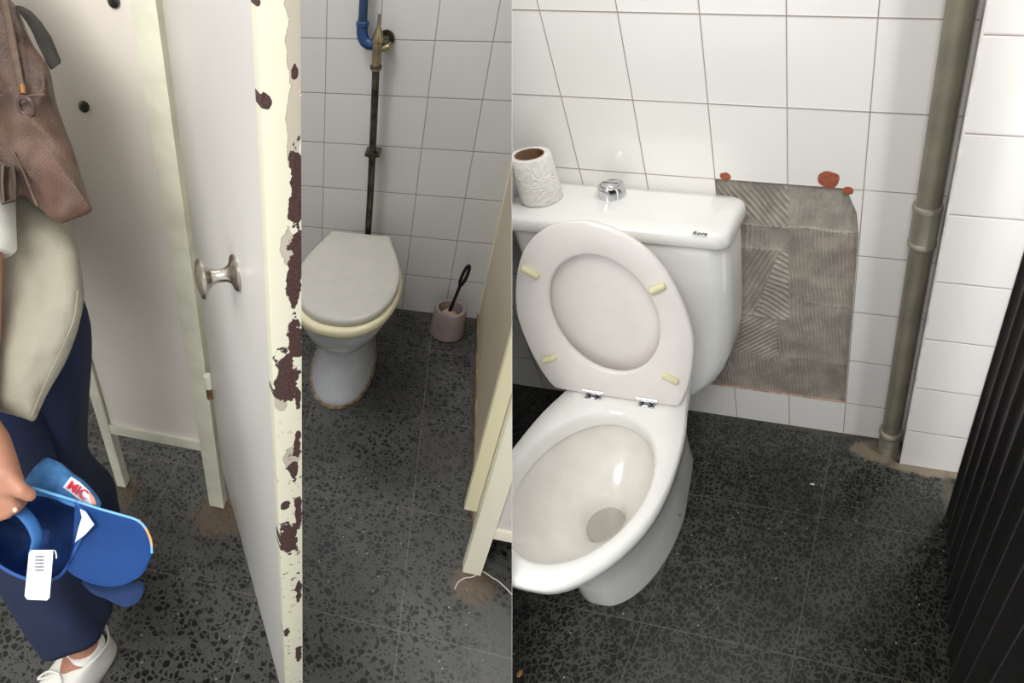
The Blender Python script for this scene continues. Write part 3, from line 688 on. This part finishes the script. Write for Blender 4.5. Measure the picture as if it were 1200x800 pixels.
# the holding hand: palm, four curled fingers and the thumb, grown as chains rooted inside the palm
hv = []; he = []; hr = []
def hj(p, r, par=None):
    hv.append(Vector(p)); hr.append(r); i = len(hv) - 1
    if par is not None: he.append((par, i))
    return i
def chain(pts, rs):
    par = None
    for p, r in zip(pts, rs): par = hj(p, r, par)
FING = [([(-0.6312, 0.5161, 0.9358), (-0.6065, 0.4952, 0.9101), (-0.5801, 0.4717, 0.8886), (-0.5590, 0.4590, 0.8737)], [0.028, 0.034, 0.031, 0.024]), ([(-0.5801, 0.4717, 0.8886), (-0.5511, 0.4573, 0.8844), (-0.5327, 0.4513, 0.8752), (-0.5226, 0.4542, 0.8622)], [0.022, 0.0165, 0.0125, 0.0105]), ([(-0.5832, 0.4621, 0.8707), (-0.5583, 0.4439, 0.8558), (-0.5471, 0.4425, 0.8421), (-0.5495, 0.4597, 0.8314)], [0.017, 0.013, 0.0115, 0.0095]), ([(-0.5950, 0.4553, 0.8673), (-0.5693, 0.4339, 0.8485), (-0.5596, 0.4330, 0.8358), (-0.5635, 0.4496, 0.8250)], [0.017, 0.013, 0.0115, 0.0095]), ([(-0.6073, 0.4501, 0.8659), (-0.5833, 0.4257, 0.8442), (-0.5737, 0.4247, 0.8315), (-0.5778, 0.4403, 0.8196)], [0.016, 0.0125, 0.011, 0.009]), ([(-0.6178, 0.4497, 0.8695), (-0.6012, 0.4228, 0.8399), (-0.5927, 0.4206, 0.8262), (-0.5951, 0.4327, 0.8174)], [0.014, 0.0115, 0.01, 0.009])]
me_ = bpy.data.meshes.new('body')
body_bm = m.bm
for pts, rs in FING:
    hv.clear(); he.clear(); hr.clear(); chain(pts, rs)
    f = skin_mesh(hv, he, hr, 0, 2); tmp = bpy.data.meshes.new('f'); f.bm.to_mesh(tmp); f.bm.free(); body_bm.from_mesh(tmp); bpy.data.meshes.remove(tmp)
tmp = bpy.data.meshes.new('b'); body_bm.to_mesh(tmp); body_bm.free()
ob = bpy.data.objects.new('b', tmp); C.objects.link(ob); rm = ob.modifiers.new('r', 'REMESH'); rm.mode = 'VOXEL'; rm.voxel_size = .0042; sm_ = ob.modifiers.new('s', 'SMOOTH'); sm_.factor = .5; sm_.iterations = 3
bpy.context.view_layer.update(); em = bpy.data.meshes.new_from_object(ob.evaluated_get(bpy.context.evaluated_depsgraph_get())); bpy.data.objects.remove(ob)
m = MB(); m.bm.from_mesh(em)
m.bm.verts.ensure_lookup_table(); seen = set(); best = []
for v0 in m.bm.verts:                                   # keep the one continuous surface
    if v0 in seen: continue
    st = [v0]; isl = []; seen.add(v0)
    while st:
        v = st.pop(); isl.append(v)
        for e_ in v.link_edges:
            q = e_.other_vert(v)
            if q not in seen: seen.add(q); st.append(q)
    if len(isl) > len(best): best = isl
keep = set(best); bmesh.ops.delete(m.bm, geom=[v for v in m.bm.verts if v not in keep], context='VERTS')
put('body', m, M_skin, ML, pr, smooth=180)
m = MB(); m.ball((-.88, .79, 1.655), .100, (.92, 1.0, 1.05), 24); put('hair', m, plain('dark_hair', (40, 30, 24), .6, bump=.8, bscale=120), ML, pr, smooth=180)
for nl, nn in [((-0.5383, 0.4328, 0.8496), 0)]:
    m = MB(); m.ball(nl, .0045, (1, 1, 1), 10); put('nail', m, plain('nail', (226, 186, 166), .25), ML, pr)

# trousers: two wide legs meeting at the hips
def leg(points, radii, seed):
    P = spline(points, 36); rr = [spline([(r, 0, 0) for r in radii], 36)[k].x for k in range(37)]
    rings = []
    for i, p in enumerate(P):
        T_ = (P[min(i + 1, 36)] - P[max(i - 1, 0)]).normalized(); x = T_.cross(Vector((0, 1, 0))).normalized(); y = T_.cross(x); r = []
        if i == 36: T_ = T_
        for k in range(48):
            a = 2 * PI * k / 48; f = 1 + .05 * math.sin(5 * a + seed + i * .12) + .07 * noise.noise(Vector((math.cos(a) * 1.5 + seed, math.sin(a) * 1.5, i * .12)))
            r.append(p + (x * math.cos(a) + y * math.sin(a)) * rr[i] * f)
        rings.append(r)
    inner = [[q.lerp(P[-1], .06) + Vector((0, 0, .004)) for q in rings[-1]]]
    inner.append([q.lerp(P[-4], .08) for q in rings[-4]])
    m = MB(); m.loft(rings + inner, True, True, False); return m
m = leg([(-.82, .74, .98), tuple(Vector((-.81, .70, .86))), (KA[0] - .0, KA[1] + .01, .50), tuple(Vector(AA).lerp(Vector(KA), .55)), (AA[0] - .006, AA[1] + .004, .205)], [.11, .115, .096, .094, .092], 1)
tr = put('trousers', m, M_trou, ML, pr, smooth=180)
m = leg([(-.78, .80, .98), (-.735, .80, .86), (KB[0] + .0, KB[1], .52), (AB[0], AB[1] + .02, .28), (AB[0] - .01, AB[1] + .01, .15)], [.11, .115, .098, .09, .085], 4)
sub('trouser_leg', m, M_trou, ML, tr, smooth=180)

# shirt: front hangs lower in a point
SHP = [(-0.8979, 0.7950, 1.2742), (-0.8231, 0.8439, 1.3025), (-0.7234, 0.8446, 1.2654), (-0.6601, 0.8165, 1.2087), (-0.6185, 0.7961, 1.1692), (-0.5784, 0.7826, 1.1383), (-0.5515, 0.7644, 1.1070), (-0.5395, 0.7421, 1.0764), (-0.5280, 0.7159, 1.0416), (-0.5258, 0.6999, 1.0223), (-0.5278, 0.6828, 1.0031), (-0.5383, 0.6531, 0.9726), (-0.5535, 0.6184, 0.9381), (-0.5665, 0.5870, 0.9067), (-0.5742, 0.5701, 0.8900), (-0.5778, 0.5672, 0.8880), (-0.5937, 0.5682, 0.8952), (-0.6164, 0.5673, 0.9028), (-0.6471, 0.5641, 0.9108), (-0.7023, 0.5558, 0.9221), (-0.7732, 0.5540, 0.9471), (-0.8461, 0.5610, 0.9829), (-0.9104, 0.6256, 1.0824), (-0.9228, 0.7142, 1.1899)]
m = MB(); m.pillow(ringspline(SHP, 96), Vector((-.19, .25, -.13)), [(.02, -.12), (.35, -.115), (.6, -.10), (.8, -.075), (.9, -.05), (.965, -.02), (1, 0), (1.02, .15), (1.06, .4), (1.08, .7), (1.0, .95), (.6, 1.05), (.02, 1.06)], .022, 9)
for a_, b_, r0, r1 in ((V[pel] + Vector((0, 0, .05)), V[sp1], .125, .12), (V[sp1], V[sp2], .12, .125), (V[sp2], V[nk] - Vector((0, 0, .07)), .125, .085), (V[sp2], V[sh], .09, .072), (V[sp2], V[sh2], .09, .072), (V[sh], V[sh].lerp(V[el_], .55), .072, .066), (V[sh2], V[sh2].lerp(V[e2_], .6), .07, .06)):
    m.tube([a_.lerp(b_, k / 6) for k in range(7)], [r0 + (r1 - r0) * k / 6 for k in range(7)], 24); m.ball(a_, r0 * .995, n=24)
tmp = bpy.data.meshes.new('b'); m.bm.to_mesh(tmp); m.bm.free()
ob = bpy.data.objects.new('b', tmp); C.objects.link(ob); rm = ob.modifiers.new('r', 'REMESH'); rm.mode = 'VOXEL'; rm.voxel_size = .006; sm_ = ob.modifiers.new('s', 'SMOOTH'); sm_.factor = .5; sm_.iterations = 4
bpy.context.view_layer.update(); em = bpy.data.meshes.new_from_object(ob.evaluated_get(bpy.context.evaluated_depsgraph_get())); bpy.data.objects.remove(ob)
m = MB(); m.bm.from_mesh(em)
sh_o = put('shirt', m, M_shirt, ML, pr, smooth=180)
m = MB(); m.tube(spline([(-0.5274, 0.7081, 1.0640), (-0.5266, 0.6794, 1.0304), (-0.5375, 0.6465, 0.9963), (-0.5524, 0.6125, 0.9625), (-0.5648, 0.5801, 0.9296), (-0.5706, 0.5621, 0.9110)], 24), .0012, 6); sub('hem_seam', m, plain('seam_thread', (150, 144, 126), .9), ML, sh_o)
m = MB(); m.tube([Vector((-0.7149, 0.7780, 1.2638)), Vector((-0.6753, 0.7218, 1.2151)), Vector((-0.6555, 0.6864, 1.1823)), Vector((-0.6410, 0.6569, 1.1583)), Vector((-0.6407, 0.6553, 1.1563))], [.07, .062, .056, .054, .05], 24, cap=True); sub('sleeve', m, plain('white_cotton', (222, 221, 212), .85, bump=.2), ML, sh_o, smooth=60)

# sneaker
M_white = plain('white_sneaker', (226, 224, 216), .6, var=.03, bump=.15, bscale=500)
M_sole = plain('white_sole', (214, 210, 200), .5, var=.04)
Y = Vector((-X.y, X.x, 0)); LN = .28
def sx(l, w_, z): return Hh + X * (l * LN) + Y * w_ + Vector((0, 0, z))
def shoe(off, nm_l):
    t = None
    wid = lambda l: .034 + .018 * math.sin(min(1, max(0, l)) * PI) ** .6 + (.006 if .5 < l < .85 else 0)
    def outl(z, g, tl=1.0):
        out = []
        for k in range(40):
            a = 2 * PI * k / 40; l = .5 - .5 * math.cos(a); w_ = (.044 + .010 * l) * math.sin(a) * (abs(math.sin(a)) ** -.35 if abs(math.sin(a)) > 1e-3 else 1)
            out.append(off + sx(.5 + (l - .5) * (1 + g * 4), w_ * (1 + g * 12), z))
        return out
    m = MB(); m.loft([outl(.0, -.004), outl(.004, .001), outl(.022, .001), outl(.028, -.003)]); s = put('sneaker_sole', m, M_sole, ML, pr, smooth=50)
    # upper: rings climbing to the ankle opening
    def ur(z, l0, l1, wm):
        out = []
        for k in range(40):
            a = 2 * PI * k / 40; c0 = (l0 + l1) / 2; r0 = (l1 - l0) / 2; sn = math.sin(a)
            out.append(off + sx(c0 - r0 * math.cos(a), wm * sn * (abs(sn) ** -.3 if abs(sn) > 1e-3 else 1), z + .0))
        return out
    m = MB(); m.loft([ur(.026, .015, .985, .050), ur(.045, .012, .96, .050), ur(.060, .015, .86, .048), ur(.074, .02, .72, .045), ur(.088, .018, .58, .043), ur(.094, .012, .50, .043), ur(.098, .01, .46, .043), ur(.098, .03, .44, .040), ur(.06, .05, .42, .036)], True, True, True)
    for v in m.bm.verts:
        l = (v.co - (off + Hh)).dot(X) / LN
        if v.co.z > .09 and l < .1: v.co.z += .022 * (1 - l / .1) 
    u = put('sneaker_upper', m, M_white, ML, pr, smooth=60)
    m = MB(); m.loft([ur(.06, .07, .41, .038), ur(.108, .075, .41, .0405), ur(.116, .085, .40, .0395), ur(.116, .11, .37, .034)], True, True, True); put('sock', m, plain('white_sock', (240, 238, 232), .9, bump=.3, bscale=600), ML, pr, smooth=60)
    for q in range(5):
        l = .52 + .072 * q; z = .090 - .010 * q; w_ = .020
        m = MB(); m.tube(spline([off + sx(l, -w_, z - .010), off + sx(l + .012, -w_ * .4, z + .001), off + sx(l + .02, w_ * .4, z + .001), off + sx(l + .03, w_, z - .010)], 8), .0032, 8); sub('lace', m, M_white, ML, u)
    m = MB(); m.tube(spline([off + sx(.52, 0, .096), off + sx(.57, -.025, .098), off + sx(.66, -.042, .078), off + sx(.60, -.02, .090), off + sx(.53, .002, .096), off + sx(.58, .028, .096), off + sx(.66, .040, .078), off + sx(.6, .012, .090)], 30), .0025, 8); sub('lace', m, M_white, ML, u)
shoe(Vector((0, 0, 0)), '')
offB = Vector((AB[0] - AA[0], AB[1] - AA[1], 0)); shoe(offB, '')

# ================================================================== BACKPACK
M_bag = NT('brown_nylon', .42); _o = M_bag.obj(); _n = M_bag.noise(_o, 9, 4, .6); M_bag.color(M_bag.mix(M_bag.step(_n, .3, .7), lin(54, 38, 30), lin(96, 70, 56))); M_bag.bump(M_bag.math('ADD', M_bag.math('MULTIPLY', M_bag.noise(_o, 13, 1, .5), 6.0), M_bag.math('MULTIPLY', M_bag.noise(_o, 500, 2), .25)), .8, .009); M_bag = M_bag.m
M_bagd = plain('dark_brown_webbing', (86, 68, 54), .7, var=.15, scale=60, bump=.4, bscale=500)
t = thing('backpack', 'brown nylon backpack hanging beside the cream shirt', 'backpack', ML, (-0.6053, 0.7578, 1.1671))
BO = [(-0.8038, 0.9018, 1.5092), (-0.7237, 0.9497, 1.5343), (-0.6644, 0.9163, 1.4730), (-0.6508, 0.9017, 1.4509), (-0.6377, 0.8954, 1.4386), (-0.6252, 0.8856, 1.4224), (-0.6104, 0.8714, 1.4003), (-0.5903, 0.8570, 1.3760), (-0.5741, 0.8482, 1.3596), (-0.5638, 0.8310, 1.3357), (-0.5523, 0.8142, 1.3118), (-0.5337, 0.7944, 1.2817), (-0.5166, 0.7758, 1.2537), (-0.5039, 0.7593, 1.2297), (-0.4899, 0.7432, 1.2057), (-0.4849, 0.7379, 1.1976), (-0.4868, 0.7349, 1.1948), (-0.4969, 0.7278, 1.1905), (-0.5161, 0.7148, 1.1827), (-0.5281, 0.7106, 1.1823), (-0.5467, 0.7128, 1.1920), (-0.5654, 0.7150, 1.2017), (-0.5868, 0.7181, 1.2135), (-0.6177, 0.7052, 1.2102), (-0.6912, 0.6860, 1.2159), (-0.7585, 0.6970, 1.2542)]
m = MB(); m.pillow(ringspline(BO, 120), Vector((-.06, .085, -.03)), [(.02, -.42), (.15, -.415), (.25, -.40), (.35, -.385), (.45, -.36), (.54, -.335), (.62, -.30), (.70, -.27), (.76, -.24), (.82, -.2), (.87, -.16), (.94, -.08), (.985, -.02), (1, .1), (1.0, .5), (.97, .85), (.88, 1.0), (.5, 1.05), (.02, 1.06)], .022, 20)
bg = put('bag_body', m, M_bag, ML, t, smooth=180)
m = MB(); m.pillow([(-0.6360, 0.8934, 1.4356), (-0.6271, 0.8942, 1.4332), (-0.6152, 0.8934, 1.4278), (-0.5983, 0.8873, 1.4143), (-0.5806, 0.8773, 1.3959), (-0.5706, 0.8676, 1.3808), (-0.5624, 0.8599, 1.3687), (-0.5630, 0.8564, 1.3649), (-0.5717, 0.8489, 1.3595), (-0.5778, 0.8530, 1.3666), (-0.5874, 0.8612, 1.3797), (-0.5968, 0.8685, 1.3918), (-0.6065, 0.8775, 1.4059), (-0.6187, 0.8857, 1.4202)], Vector((0, .006, 0)), [(.9, -.5), (1, 0), (1, 1), (.9, 1.4)]); put('shoulder_strap', m, plain('dark_olive_strap', (30, 26, 20), .7, var=.2, scale=60, bump=.4), ML, t)
m = MB(); m.tube(spline([(-0.6267, 0.8595, 1.4567), (-0.6165, 0.8416, 1.4320), (-0.6065, 0.8244, 1.4083), (-0.5962, 0.8057, 1.3827), (-0.5860, 0.7878, 1.3580), (-0.5824, 0.7824, 1.3504)], 20), .0055, 10, flat=.5); z_ = put('zip', m, M_bagd, ML, t)
m = MB(); m.tube(spline([(-0.5792, 0.7814, 1.3579), (-0.5771, 0.7772, 1.3522), (-0.5764, 0.7742, 1.3485)], 6), .0045, 10); sub('zip_slider', m, plain('brass_zip', (176, 132, 84), .3, .9), ML, z_)
RG = Vector((-0.5666, 0.7630, 1.3360))
m = MB(); m.tube([RG + Vector((.012 * math.cos(a), -.003, .013 * math.sin(a))) for a in (2 * PI * k / 24 for k in range(25))], .0032, 10, cap=False); sub('zip_pull', m, plain('dark_ring', (70, 52, 48), .35), ML, z_)
m = MB(); m.tube(spline([(-0.6280, 0.7647, 1.3471), (-0.6117, 0.7693, 1.3463), (-0.5905, 0.7745, 1.3443), (-0.5697, 0.7812, 1.3441), (-0.5512, 0.7873, 1.3441)], 12), .002, 8); put('seam', m, M_bagd, ML, t)
m = MB(); m.tube(spline([(-0.5832, 0.7246, 1.2835), (-0.5730, 0.7178, 1.2718), (-0.5607, 0.7069, 1.2545), (-0.5495, 0.6957, 1.2372), (-0.5387, 0.6860, 1.2217)], 12), .002, 8); put('seam', m, M_bagd, ML, t)
m = MB()
for a, b in (((3, 192), (16, 196)), ((3, 192), (3, 232)), ((16, 196), (17, 234)), ((3, 232), (17, 234))): pass
m.tube([(-0.5859, 0.7010, 1.2756), (-0.5725, 0.7016, 1.2713), (-0.5673, 0.6889, 1.2545), (-0.5640, 0.6740, 1.2360), (-0.5771, 0.6671, 1.2330), (-0.5834, 0.6843, 1.2553), (-0.5859, 0.7010, 1.2756)], .0042, 8, cap=False); put('buckle', m, plain('dark_buckle', (64, 52, 42), .35, .3), ML, t)
m = MB(); m.pillow([(-0.6338, 0.7120, 1.2953), (-0.5904, 0.7053, 1.2709), (-0.5754, 0.7047, 1.2646), (-0.5713, 0.6804, 1.2348), (-0.5857, 0.6731, 1.2318), (-0.6239, 0.6671, 1.2393)], Vector((0, .004, 0)), [(1, -.2), (1, 1)]); put('webbing', m, M_bagd, ML, t)

# ================================================================== CAP
M_cap = plain('blue_cap_cotton', (34, 86, 158), .75, var=.05, scale=14, bump=.2, bscale=500)
M_capd = plain('dark_blue_cap_lining', (30, 66, 128), .8, var=.18, scale=25, bump=.5, bscale=60)
M_capl = plain('light_blue_cap_panel', (66, 128, 188), .7, var=.22, scale=30)
t = thing('cap', 'bright blue peaked cap with red lettering held in the hand', 'cap', ML, (-0.4855, 0.4491, 0.7473))
BR = [Vector(p) for p in [(-0.4850, 0.4975, 0.8034), (-0.4647, 0.5008, 0.7932), (-0.4444, 0.5046, 0.7835), (-0.4120, 0.5105, 0.7702), (-0.3922, 0.5134, 0.7613), (-0.3763, 0.5100, 0.7481), (-0.3652, 0.4984, 0.7304), (-0.3610, 0.4871, 0.7172), (-0.4726, 0.4334, 0.7401), (-0.4752, 0.4194, 0.7295), (-0.4469, 0.4175, 0.7118), (-0.4242, 0.4217, 0.7017), (-0.4047, 0.4285, 0.6958), (-0.3839, 0.4416, 0.6953), (-0.3674, 0.4602, 0.6995), (-0.3606, 0.4853, 0.7151)]]
m = MB()
k_ = len(BR) // 2; top = BR[:k_]; bot = BR[k_:]
nrm = Vector((0.4003, -0.4292, 0.8096))
def brimf(u, v):
    a = top_s[int(round(u * 24))]; b = bot_s[int(round(u * 24))]; p = a.lerp(b, v); return p + nrm * (-.010 * math.sin(PI * v))
top_s = spline(top, 24); bot_s = spline(bot, 24)
m.grid(brimf, 24, 12)
g = bmesh.ops.solidify(m.bm, geom=m.bm.faces[:], thickness=.0028)
pk = put('peak', m, M_cap, ML, t, smooth=60)
m = MB(); m.tube(top_s, .0020, 8); sub('peak_piping', m, plain('light_blue_piping', (120, 186, 232), .6), ML, pk)
m = MB(); m.tube(spline([(-0.3903, 0.5152, 0.7594), (-0.3778, 0.5105, 0.7492), (-0.3675, 0.5024, 0.7359), (-0.3629, 0.4945, 0.7250)], 8), .0022, 8); sub('peak_piping', m, plain('orange_piping', (226, 160, 84), .6), ML, pk)
# crown, opening towards the viewer
CO = [(-0.6411, 0.4316, 0.8100), (-0.5921, 0.4589, 0.8230), (-0.5519, 0.4829, 0.8308), (-0.5175, 0.4912, 0.8179), (-0.4833, 0.4976, 0.7981), (-0.4706, 0.4889, 0.7753), (-0.4685, 0.4701, 0.7558), (-0.4740, 0.4478, 0.7415), (-0.4803, 0.4266, 0.7256), (-0.4920, 0.4083, 0.7182), (-0.5133, 0.3931, 0.7245), (-0.5413, 0.3858, 0.7425), (-0.5728, 0.3863, 0.7629), (-0.6145, 0.3918, 0.7852)]
m = MB(); P = ringspline(CO, 64); cen = sum(P, Vector()) / 64; ax = Vector((-0.4003, 0.4292, -0.8096))
rings = []
for s_, of in ((1.0, 0), (1.04, .02), (1.02, .04), (.93, .065), (.75, .085), (.5, .095), (.2, .098)):
    rings.append([cen + (p - cen) * s_ * (1 + .06 * noise.noise(p * 22)) + ax * (of + .012 * noise.noise(p * 18 + Vector((of * 30, 0, 0)))) for p in P])
m.loft(rings, True, False, True); bmesh.ops.solidify(m.bm, geom=m.bm.faces[:], thickness=.002)
cr = put('crown', m, M_capd, ML, t, smooth=180)
m = MB(); m.tube(spline([(-0.6203, 0.4312, 0.8221), (-0.5932, 0.4441, 0.8268), (-0.5727, 0.4500, 0.8258), (-0.5539, 0.4509, 0.8197), (-0.5395, 0.4471, 0.8098), (-0.5271, 0.4401, 0.7970), (-0.5194, 0.4300, 0.7823), (-0.5216, 0.4153, 0.7661)], 20), .011, 12, flat=.35); sub('adjuster_strap', m, plain('mid_blue_strap', (44, 100, 162), .7), ML, cr, smooth=180)
m = MB(); m.tube(spline([(-0.5474, 0.4834, 0.8360), (-0.5151, 0.4864, 0.8271), (-0.4745, 0.4899, 0.8158)], 10), .0024, 8); sub('crown_piping', m, plain('light_blue_edging', (104, 170, 216), .6), ML, cr, smooth=180)
m = MB(); m.tube([p - ax * .001 for p in P] + [P[0] - ax * .001], .004, 8, cap=False, flat=.6); sub('sweatband', m, plain('blue_sweatband', (40, 84, 150), .8), ML, cr, smooth=180)
m = MB(); m.pillow(ringspline([(-0.5888, 0.5019, 0.7928), (-0.5815, 0.5208, 0.8119), (-0.5649, 0.5377, 0.8252), (-0.5509, 0.5398, 0.8223), (-0.5330, 0.5374, 0.8127), (-0.5087, 0.5322, 0.7974), (-0.4845, 0.5278, 0.7831), (-0.4686, 0.5211, 0.7693), (-0.4641, 0.5140, 0.7593), (-0.4900, 0.5132, 0.7682), (-0.5274, 0.5119, 0.7810), (-0.5626, 0.5075, 0.7893)], 60), Vector((0, .012, 0)), [(.3, -1.3), (.7, -1.0), (.92, -.5), (1, 0), (1, 1), (.6, 2)], .003, 30); fp_ = put('front_panel', m, M_capl, ML, t, smooth=180)
P0 = Vector((-0.5084, 0.5127, 0.8109)); U_ = Vector((-0.4685, 0.5050, 0.7932)) - P0; V_ = Vector((-0.5021, 0.5237, 0.8166)) - P0
sub('letter_backing', (lambda q: q)(MB().pillow([(-0.5146, 0.5144, 0.8090), (-0.5058, 0.5261, 0.8192), (-0.4913, 0.5247, 0.8121), (-0.4732, 0.5198, 0.7994), (-0.4634, 0.5143, 0.7894), (-0.4646, 0.5066, 0.7809), (-0.4756, 0.5053, 0.7836), (-0.4969, 0.5112, 0.7985)], Vector((0, .003, 0)), [(1, -.3), (1, 1)])), plain('white_letter_patch', (222, 226, 236), .7), ML, fp_)
sub('cap_lettering', txt('MIC', .021, P0, U_, V_, .0015), plain('red_letters', (200, 30, 48), .6), ML, fp_, smooth=0)
sub('peach_patch', MB().pillow([(-0.4720, 0.5179, 0.8000), (-0.4642, 0.5146, 0.7932), (-0.4589, 0.5097, 0.7855), (-0.4644, 0.5091, 0.7868)], Vector((0, .003, 0)), [(1, -.3), (1, 1)]), plain('peach_print', (226, 150, 130), .7), ML, fp_)
m = MB(); m.pillow([(-0.4732, 0.4889, 0.7952), (-0.4648, 0.4886, 0.7916), (-0.4489, 0.4796, 0.7752), (-0.4599, 0.4666, 0.7642), (-0.4740, 0.4545, 0.7555), (-0.4719, 0.4704, 0.7732), (-0.4689, 0.4820, 0.7856)], Vector((0, .0015, 0)), [(1, -.3), (1, 1)]); put('size_label', m, plain('lilac_white_label', (208, 214, 236), .8), ML, t)
# hang tag
TG = [(-0.5180, 0.4091, 0.7843), (-0.4853, 0.4184, 0.7827), (-0.4846, 0.4151, 0.7786), (-0.4805, 0.3723, 0.7274), (-0.4837, 0.3688, 0.7245), (-0.5128, 0.3614, 0.7270), (-0.5173, 0.3636, 0.7312), (-0.5200, 0.4059, 0.7814)]
m = MB(); m.pillow(TG, Vector((0, .0012, 0)), [(1, -.3), (1, 1)]); tg = put('price_tag', m, plain('white_card', (244, 244, 246), .6, var=.01), ML, t)
for k in range(5):
    y0 = 651 + 4 * k
    pass
m = MB(); m.tube([(-0.5083, 0.4035, 0.7805), (-0.4958, 0.4070, 0.7798)], .0012, 6); sub('barcode_line', m, plain('grey_print', (120, 120, 130), .7), ML, tg)
m = MB(); m.tube([(-0.5076, 0.4003, 0.7764), (-0.4951, 0.4038, 0.7758)], .0012, 6); sub('barcode_line', m, plain('grey_print', (120, 120, 130), .7), ML, tg)
m = MB(); m.tube([(-0.5069, 0.3970, 0.7724), (-0.4944, 0.4006, 0.7718)], .0012, 6); sub('barcode_line', m, plain('grey_print', (120, 120, 130), .7), ML, tg)
m = MB(); m.tube([(-0.5062, 0.3938, 0.7684), (-0.4937, 0.3974, 0.7678)], .0012, 6); sub('barcode_line', m, plain('grey_print', (120, 120, 130), .7), ML, tg)
m = MB(); m.tube([(-0.5055, 0.3906, 0.7644), (-0.4930, 0.3941, 0.7637)], .0012, 6); sub('barcode_line', m, plain('grey_print', (120, 120, 130), .7), ML, tg)
m = MB(); m.tube(spline([(-0.4928, 0.4183, 0.7775), (-0.4854, 0.4213, 0.7782), (-0.4819, 0.4179, 0.7730), (-0.4812, 0.4147, 0.7689)], 8), .0012, 6); sub('tag_loop', m, M_white, ML, tg)
m = MB(); m.pillow(ringspline([(-0.5022, 0.4613, 0.6100), (-0.4782, 0.4641, 0.6042), (-0.4513, 0.4678, 0.5982), (-0.4229, 0.4788, 0.6002), (-0.4043, 0.4851, 0.6004), (-0.3967, 0.4784, 0.5897), (-0.4045, 0.4652, 0.5774), (-0.4209, 0.4556, 0.5724), (-0.4389, 0.4535, 0.5768), (-0.4606, 0.4542, 0.5860), (-0.4823, 0.4550, 0.5952)], 40), Vector((0, .012, 0)), [(.3, -.6), (.8, -.4), (1, 0), (1, .7), (.6, 1)], .004, 40); put('back_strap', m, plain('dark_blue_strap', (20, 48, 92), .85), ML, t)  # darker blue than the cap lining
